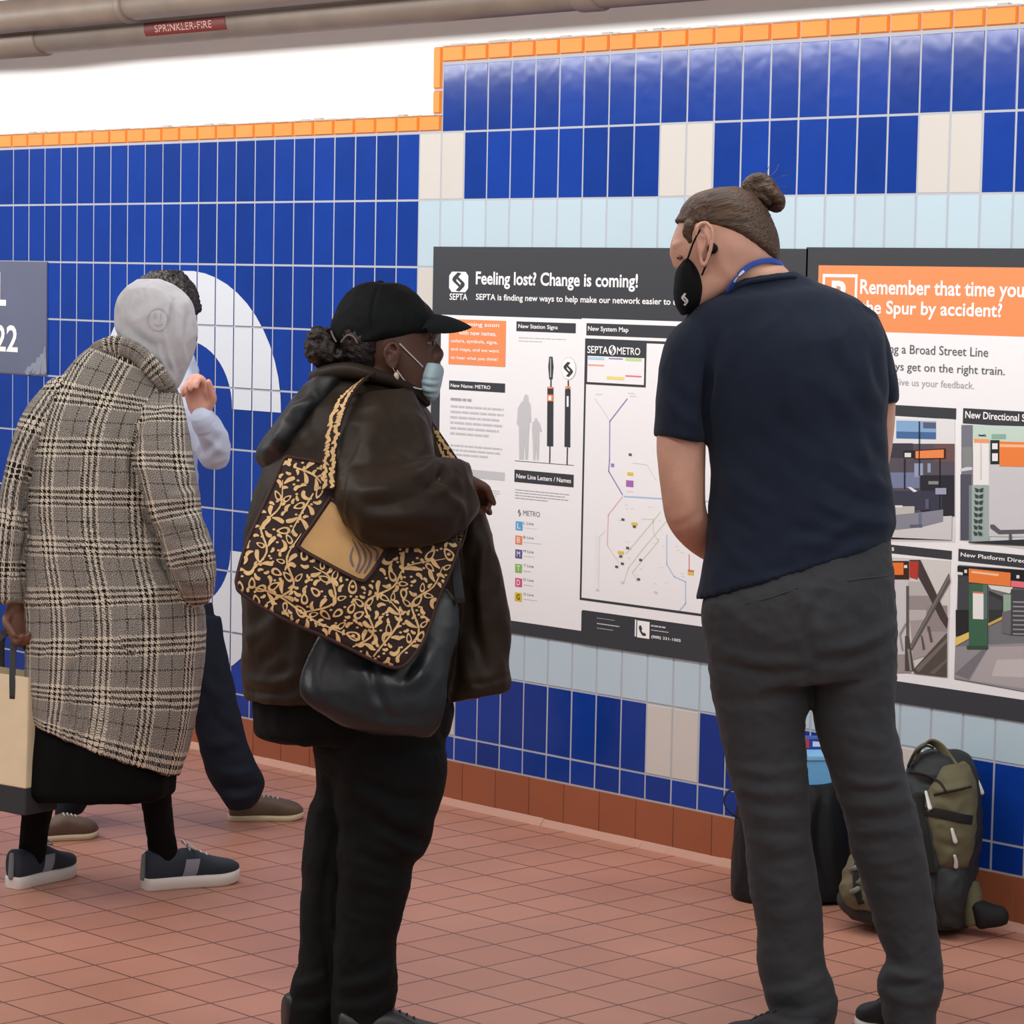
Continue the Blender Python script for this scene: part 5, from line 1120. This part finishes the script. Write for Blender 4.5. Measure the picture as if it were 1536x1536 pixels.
for k in range(24):
    a, b_ = 2*pi*k/24, 2*pi*(k+1)/24
    on_obj(hood, [(237+17*cos(a), 479+18*sin(a)), (237+17*cos(b_), 479+18*sin(b_)), (237+14.6*cos(b_), 479+15.6*sin(b_)), (237+14.6*cos(a), 479+15.6*sin(a))], g)
for ex_ in (233, 242): on_obj(hood, [(ex_-1.4, 470), (ex_+1.4, 470), (ex_+1.4, 478), (ex_-1.4, 478)], g, 1)
for k in range(6):
    a, b_ = pi*(.2+.1*k), pi*(.3+.1*k); on_obj(hood, [(237+9*cos(a), 481+8*sin(a)), (237+9*cos(b_), 481+8*sin(b_)), (237+7*cos(b_), 481+6*sin(b_)), (237+7*cos(a), 481+6*sin(a))], g, 1)
g.obj('printed_emblem', [flat((184, 185, 191)), flat((196, 184, 187))], hood)
skm = mat('black_skirt_jersey', (8, 10, 10), .9, bump=.2, bscale=300, spec=.15)
fuse('skirt', [loft(F, [(44,1040,290,1060,0,.165),(44,1090,268,1110,0,.165),(40,1130,265,1145,0,.17),(38,1168,262,1172,0,.172),(38,1186,260,1186,0,.172),(52,1199,246,1196,0,.165)], n=56)], skm, plaid, vox=.006, smooth=2, waves=[(.005, 12, 3, (1, 1, .15))])
tights = mat('black_tights', (9, 11, 11), .85, bump=.15, bscale=600, spec=.15)
fuse('tights', [loft(F, legR), loft(F, legL)], tights, plaid, vox=.004, smooth=2, waves=[(.001, 40, 2, (1, 1, 1))])
nav = mat('navy_canvas', (40, 50, 62), .8, bump=.4, bscale=500, bdist=.0008)
st = dict(sole=WARM, upper=nav, h=.032, lace=mat('white_lace', (206, 206, 204), .7), stripe=mat('grey_stripe', (138, 144, 156), .7), heel_tab=mat('grey_tab', (120, 124, 128), .7), bow=True)
shoe(plaid, fxy(215, 1335), fxy(358, 1322), 0, st, .092); shoe(plaid, fxy(17, 1334), fxy(109, 1310), 0, st, .092)
# paper carrier bag
pb = thing('paper_bag', 'cream paper carrier bag with a dark band hanging from the hand at the left edge', 'bag')
def bagbox(name, rows, m, parent):
    v = []
    for (xr, y, dx, dy) in rows:
        c0 = F.P(xr, y, -.12)
        ax = -(RT*.80-FW*.60); ax[2] = 0; ax /= np.linalg.norm(ax); ay = np.array([-ax[1], ax[0], 0]); ay = ay if ay@FW > 0 else -ay
        for a, b_ in ((0, 0), (.30+dx, 0), (.30+dx, .12+dy), (.15, .115+dy), (0, .12+dy)): v.append(c0+ax*a+ay*b_)
    f = []; n = 5
    for i in range(len(rows)-1):
        for k in range(n): f.append((i*n+k, i*n+(k+1) % n, (i+1)*n+(k+1) % n, (i+1)*n+k))
    f.append(tuple((len(rows)-1)*n+k for k in range(n)))
    o = mesh(name, v, f, m, parent, recalc=True); bv = o.modifiers.new('b', 'BEVEL'); bv.width = .004; bv.segments = 2; return o
paper = mat('cream_paper', (238, 222, 186), .7, bump=.3, bscale=25, bdist=.004, var=.05, vscale=10)
bagbox('bag_body', [(42,1016,-.01,-.03),(41,1060,0,0),(40,1120,0,0),(38,1184,0,0)], paper, pb)
bagbox('bag_base', [(38.3,1183.5,0,0),(38,1205,0,0),(37,1224,0,0)], mat('dark_band_paper', (50, 52, 56), .7, bump=.2, bscale=40), pb)
hm_ = mat('dark_grey_webbing', (58, 60, 64), .8, bump=.3, bscale=400)
for a in (0, .11):
    ax = -(RT*.80-FW*.60); ax[2] = 0; ax /= np.linalg.norm(ax); ay = np.array([-ax[1], ax[0], 0]); ay = ay if ay@FW > 0 else -ay
    c0 = F.P(42, 1018, -.12)+ay*a; top = F.P(24, 948, -.066)
    strap('handle', [c0+ax*.06-UP*.06, c0+ax*.06, top+ax*.008-UP*.012, top+UP*.006, top+ax*.05-UP*.012, c0+ax*.22, c0+ax*.22-UP*.06], ax*.8+UP*.3, .022, .003, hm_, pb)
# ------------------------------------------------------------------ man gesturing behind the plaid coat
F = Fig(300, 1240)
torso = [(205,502,286,524,.02,.085),(140,526,296,545,.02,.125),(112,560,298,585,.02,.14),(112,620,294,640,.02,.14),(122,700,296,705,.02,.135),(150,790,304,800,.02,.13),(180,880,312,895,.02,.13),(196,930,318,930,.02,.12)]
pelv = [(190,900,318,905,.02,.13),(205,950,326,945,.02,.135),(225,990,338,985,.02,.12)]
legR = [(235,930,330,925,.0,.12),(262,980,340,982,-.01,.11),(284,1045,355,1048,-.01,.1),(291,1080,363,1084,-.01,.095),(305,1142,379,1136,-.01,.09),(318,1176,396,1172,-.01,.085),(336,1202,388,1198,-.01,.08),(346,1214,380,1210,-.01,.07)]
legL = [(190,930,300,950,.05,.12),(160,1000,250,1015,.05,.11),(122,1080,206,1092,.04,.1),(98,1150,160,1160,.03,.09),(86,1196,136,1200,.02,.085),(84,1222,122,1220,.02,.08)]
sk2 = skin_mat('pink_skin', (214, 160, 142))
gs = [loft(F, [(228,420,276,420,.02,.045),(210,436,284,440,.02,.068),(204,460,287,466,.02,.075),(206,486,287,492,.02,.074),(218,510,284,515,.02,.066),(238,530,280,534,.02,.05),(252,542,272,545,.02,.03)]), tube(F, [(280,474,.02,6),(285,488,.02,7),(281,496,.02,7)]),
      loft(F, [(206,495,262,500,.02,.06),(196,520,270,530,.02,.07)]), loft(F, inner(torso, 14, .03)), loft(F, inner(pelv, 14, .02)), loft(F, inner(legR, 8, .02)), loft(F, inner(legL, 8, .02)),
      tube(F, [(268,575,-.04,18),(292,632,-.09,15),(316,674,-.135,14),(316,656,-.18,13),(309,636,-.215,12),(305,626,-.225,11)]), tube(F, [(135,570,.06,18),(112,640,.1,16),(120,720,.12,14),(150,780,.08,12)])]
gs += hand(F.P(302, 626, -.228), UP*1.0-RT*.16, -FW*.9-RT*.35, 1, 1.05, 1.05, .04, .45)
gs += hand(F.P(152, 784, .08), -UP*.7+RT*.6, FW*.9, 1, .95, .5)
gm = person('man gesturing with raised hand behind the plaid coat, blue shirt and navy trousers', gs, sk2)
for d_ in (-.012, .052):
    e = solid('eye', ball(F, 280, 478, d_, 4.5, 3.2, .010), m_eyew, gm); solid('iris', ball(F, 283.6, 478, d_, 2, 2.8, .007), m_iris, e)
solid('lips', tubew([F.P(272, 512, -.006), F.P(279, 511, .008), F.P(280.5, 511, .02), F.P(279, 511, .032), F.P(272, 512, .046)], [.003, .005, .006, .005, .003], n=10), skin_mat('pink_lips', (176, 104, 96)), gm)
h2 = hair_mat('dark_curly_hair', (18, 16, 16), (62, 56, 54), (.6, 1, 0), 120, 60)
fuse('hair', [loft(F, [(226,410,272,409,.02,.05),(208,424,290,430,.02,.078),(200,444,297,452,.02,.09),(198,464,298,466,.02,.09),(200,480,268,478,.02,.086)], n=36)], h2, gm, vox=.004, smooth=1, waves=[(.006, 60, 3, (1, 1, 1)), (.003, 140, 5, (1, 1, 1))])
sh = mat('pale_blue_oxford', (196, 208, 230), .8, bump=.2, bscale=600, bdist=.0006, spec=.25)
fuse('shirt', [loft(F, torso, n=44), tube(F, [(262,570,-.02,30),(290,628,-.09,26),(316,674,-.14,23.5),(323,684,-.15,21),(324,668,-.18,20.5),(318,650,-.20,20.5),(309,635,-.222,18.5)], n=28), tube(F, [(135,566,.05,28),(112,640,.1,24),(120,716,.12,20),(144,770,.09,17)], n=24)], sh, gm, vox=.006, smooth=3,
     folds=[(306,690,334,664,.003,6),(300,682,330,652,-.002,5),(312,640,336,670,-.002,6)], waves=[(.003, 18, 3, (1, 1, 1))])
fuse('shirt_cuff', [tube(F, [(310,640,-.217,19.5),(305,629,-.230,19)], n=28)], sh, gm, vox=.004, smooth=1)
nv = mat('navy_trouser_cloth', (24, 30, 42), .8, bump=.2, bscale=500, spec=.2, var=.08, vscale=9)
fuse('trousers', [loft(F, pelv, n=40), loft(F, legR, n=36), loft(F, legL, n=36)], nv, gm, vox=.006, smooth=3, folds=[(300,1000,345,1060,.005,8),(310,1060,365,1110,-.004,8),(330,1160,395,1150,.005,7),(325,1180,395,1176,-.005,6),(335,1196,385,1190,.005,6),(312,1120,372,1100,.004,8)], waves=[(.0025, 12, 3, (1, 1, 1))])
bro = mat('brown_boat_leather', (98, 80, 66), .6, bump=.2, bscale=200, var=.15, vscale=20); cr = mat('cream_rubber', (206, 192, 160), .7)
st = dict(sole=cr, upper=bro, h=.016, lace=mat('pale_lace', (176, 168, 158), .7), heights=[(0.015, .045), (0.06, .052), (0.2, .048), (0.32, .052), (0.42, .062), (0.52, .062), (0.66, .054), (0.8, .046), (0.92, .036), (0.985, .022)])
shoe(gm, fxy(342, 1230), fxy(456, 1228), 0, st, .098); shoe(gm, fxy(48, 1262), fxy(147, 1254), 0, st, .098)
# ------------------------------------------------------------------ bags on the floor by the wall
F = Fig(1400, 1396)
olive = mat('olive_ripstop', (100, 96, 72), .7, bump=.35, bscale=350, bdist=.001, var=.08, vscale=14, spec=.25); dkg = mat('charcoal_nylon', (44, 48, 49), .65, bump=.35, bscale=300, bdist=.001, spec=.3)
web = mat('black_webbing', (16, 17, 18), .8, bump=.4, bscale=500, bdist=.0008); pullm = mat('pale_zip_pull', (214, 214, 208), .5)
bp = thing('backpack', 'olive and charcoal backpack with pale zip pulls standing against the tiled wall', 'backpack')
body = fuse('main_compartment', [loft(F, [(1392,1126,1436,1124,.02,.05),(1368,1142,1455,1136,.015,.085),(1356,1175,1467,1166,.01,.10),(1344,1212,1472,1205,.005,.11),(1322,1252,1472,1255,0,.115),(1290,1292,1466,1300,0,.12),(1268,1325,1462,1338,0,.124),(1256,1350,1459,1364,0,.125),(1262,1366,1455,1382,0,.12),(1276,1376,1448,1391,0,.11)], n=52)], dkg, bp, vox=.006, smooth=3,
     folds=[(1362,1150,1420,1165,.006,7),(1366,1165,1410,1180,-.005,6),(1370,1190,1400,1185,.004,6),(1310,1300,1390,1330,.006,10)], waves=[(.004, 16, 2, (1, 1, 1))])
fuse('front_pocket', [loft(F, [(1412,1150,1448,1142,-.06,.04),(1398,1172,1460,1162,-.075,.058),(1388,1205,1465,1198,-.085,.064),(1392,1245,1463,1245,-.09,.064),(1398,1280,1456,1285,-.09,.06),(1404,1300,1448,1304,-.085,.045)], n=36)], olive, bp, vox=.005, smooth=3, folds=[(1400,1185,1455,1178,.006,6),(1404,1262,1450,1270,-.004,6)], waves=[(.003, 20, 3, (1, 1, 1))])
fuse('lower_pocket', [loft(F, [(1402,1292,1452,1296,-.08,.05),(1396,1320,1452,1330,-.09,.06),(1396,1352,1446,1364,-.088,.058),(1402,1384,1440,1391,-.08,.045)], n=32)], dkg, bp, vox=.005, smooth=3, waves=[(.003, 24, 3, (1, 1, 1))])
fuse('side_pocket', [loft(F, [(1276,1284,1316,1276,-.05,.04),(1264,1312,1318,1308,-.06,.055),(1261,1338,1316,1340,-.065,.06),(1274,1360,1318,1364,-.06,.05)], n=28)], olive, bp, vox=.005, smooth=3, waves=[(.004, 24, 5, (1, 1, 1))])
fuse('hip_wing', [loft(F, [(1448,1318,1468,1322,-.04,.02),(1444,1340,1474,1342,-.05,.03),(1440,1364,1472,1362,-.05,.035),(1444,1388,1468,1387,-.05,.03)], n=20)], olive, bp, vox=.005, smooth=2)
strap('haul_handle', [F.P(*p) for p in [(1372,1142,-.01),(1378,1124,-.015),(1394,1113,-.02),(1410,1120,-.03),(1424,1138,-.05),(1436,1156,-.08)]], RT*.4+UP*.3-FW*.6, .026, .007, olive, bp)
strap('haul_loop', [F.P(*p) for p in [(1362,1150,-.02),(1372,1130,-.03),(1388,1119,-.03),(1400,1122,-.03)]], FW, .02, .006, web, bp)
def on_pack(x, y, off):
    best = None
    for o in [c for c in bp.children if c.type == 'MESH']:
        q_ = surf_poly(None, o, [(x, y)], off)
        if q_ and (best is None or (q_[0]-CAMP)@FW < (best-CAMP)@FW): best = q_[0]
    return best
def pack_strap(nm, pts, w_, m):
    P = [on_pack(x, y, .003) for x, y in pts]; P = [p for p in P if p is not None]
    return strap(nm, P, UP if abs(pts[0][0]-pts[-1][0]) > abs(pts[0][1]-pts[-1][1]) else RT, w_, .005, m, bp)
pack_strap('compression_strap', [(1388,1217),(1404,1219),(1424,1223),(1444,1228),(1458,1230)], .024, web)
pack_strap('compression_strap', [(1378,1190),(1382,1215),(1388,1250),(1394,1285),(1398,1312)], .020, web)
pack_strap('compression_strap', [(1288,1290),(1284,1310),(1286,1335),(1292,1356)], .018, web)
pulls = [((1389,1188),(1392,1200),(1395,1212)),((1428,1244),(1430,1252),(1433,1262)),((1432,1284),(1434,1292),(1434,1300))]
for pl in pulls:
    P = [on_pack(x, y, .006) for x, y in pl]
    if all(p is not None for p in P): solid('zip_pull', tubew(P, [.004, .0048, .0062], n=10, flat=.6), pullm, bp)
P = [F.P(1467, 1172, -.03), F.P(1470, 1180, -.035), F.P(1473, 1189, -.035)]; solid('zip_pull', tubew(P, [.004, .005, .006], n=10, flat=.6), pullm, bp)
for x, y in ((1281, 1303), (1282, 1336)):
    P = [on_pack(x+dx, y+dy, .005) for dx, dy in ((-5, 2), (0, 0), (5, -3))]
    if all(p is not None for p in P): solid('buckle', tubew(P, [.007]*3, n=8, flat=.5), mat('grey_buckle', (112, 114, 112), .5), bp)
P = [on_pack(x, y, .002) for x, y in ((1364,1158),(1380,1160),(1396,1165),(1410,1174),(1418,1186))]; P = [p for p in P if p is not None]; solid('zipper', tubew(P, [.0032]*len(P), n=8), web, bp)
P = [on_pack(x, y, .002) for x, y in ((1402,1192),(1420,1188),(1440,1184),(1456,1180))]; P = [p for p in P if p is not None]; solid('zipper', tubew(P, [.0032]*len(P), n=8), web, bp)
fuse('shoulder_strap', [loft(F, [(1452,1362,1464,1348,-.06,.03),(1466,1392,1480,1352,-.07,.03),(1484,1392,1492,1356,-.075,.028),(1500,1390,1506,1360,-.08,.024),(1511,1386,1513,1370,-.08,.015)], n=20)], web, bp, vox=.005, smooth=2)
# black tote with blue things in it
F = Fig(1190, 1346)
bt = thing('floor_tote', 'tall black bag on the floor between the legs of the man in the navy T-shirt', 'bag')
fuse('bag_body', [loft(F, [(1116,1184,1262,1170,0,.085),(1108,1205,1266,1196,0,.10),(1102,1260,1272,1252,0,.108),(1098,1310,1276,1306,0,.11),(1099,1340,1276,1339,0,.11),(1104,1347,1270,1346,0,.105)], n=48, ex=3.2)], mat('black_polyester', (17, 20, 22), .6, bump=.3, bscale=160, bdist=.001, spec=.3), bt, vox=.006, smooth=2, waves=[(.004, 12, 3, (1, 1, .6))], folds=[(1115,1200,1112,1330,-.004,6),(1235,1190,1245,1330,-.005,7),(1220,1200,1225,1300,.004,7)])
for d_ in (-.10, .09): strap('bag_handle', [F.P(*p) for p in [(1120,1215,d_),(1112,1190,d_),(1094,1186,d_-.01),(1086,1200,d_-.015),(1092,1216,d_-.02),(1106,1226,d_-.012)]], FW, .022, .004, web, bt)
def boxat(nm, label, cat, x0, y0, x1, y1, d0, d1, m, tilt=0.0, **p):
    v = [F.P(x0, y0, d0), F.P(x1, y0+tilt, d0), F.P(x1, y1+tilt, d0), F.P(x0, y1, d0)]; dv = np.array([FW[0], FW[1], 0]); dv = dv/np.linalg.norm(dv)*(d1-d0)
    v += [q_+dv for q_ in v]
    o = mesh(nm, v, [(0,1,2,3),(7,6,5,4),(0,4,5,1),(1,5,6,2),(2,6,7,3),(3,7,4,0)], m, None, recalc=True, label=label, category=cat, **p); b_ = o.modifiers.new('b', 'BEVEL'); b_.width = .004; b_.segments = 2; return o
bx_ = boxat('blue_carton', 'light blue carton sticking out of the tall black bag on the floor', 'box', 1194, 1138, 1248, 1188, -.06, .03, mat('sky_blue_card', (108, 176, 226), .5, bump=.1, bscale=30))
boxat('carton_lid', '', '', 1193, 1133, 1249, 1142, -.064, .034, mat('sky_blue_lid', (126, 188, 232), .5))
lid = bpy.data.objects['carton_lid']; lid.parent = bx_; del lid['label']; del lid['category']
pk = boxat('snack_packet', 'small dark blue packet with a red corner above the light blue carton', 'packet', 1203, 1106, 1238, 1150, .036, .07, mat('royal_blue_foil', (26, 66, 160), .35, bump=.3, bscale=40, bdist=.003))
g = G(); g.add([F.P(1206, 1108, .0345), F.P(1214, 1109, .0345), F.P(1214, 1122, .0345), F.P(1206, 1122, .0345)], [(0, 1, 2, 3)]); g.add([F.P(1219, 1112, .0345), F.P(1234, 1113, .0345), F.P(1232, 1120, .0345), F.P(1219, 1120, .0345)], [(0, 1, 2, 3)], 1)
g.obj('packet_print', [flat((190, 60, 80)), flat((216, 226, 236))], pk)
0 and print('PACKPOS', floorp(1370, 1366), floorp(1190, 1338), floorp(1290,1366), floorp(1470,1366))
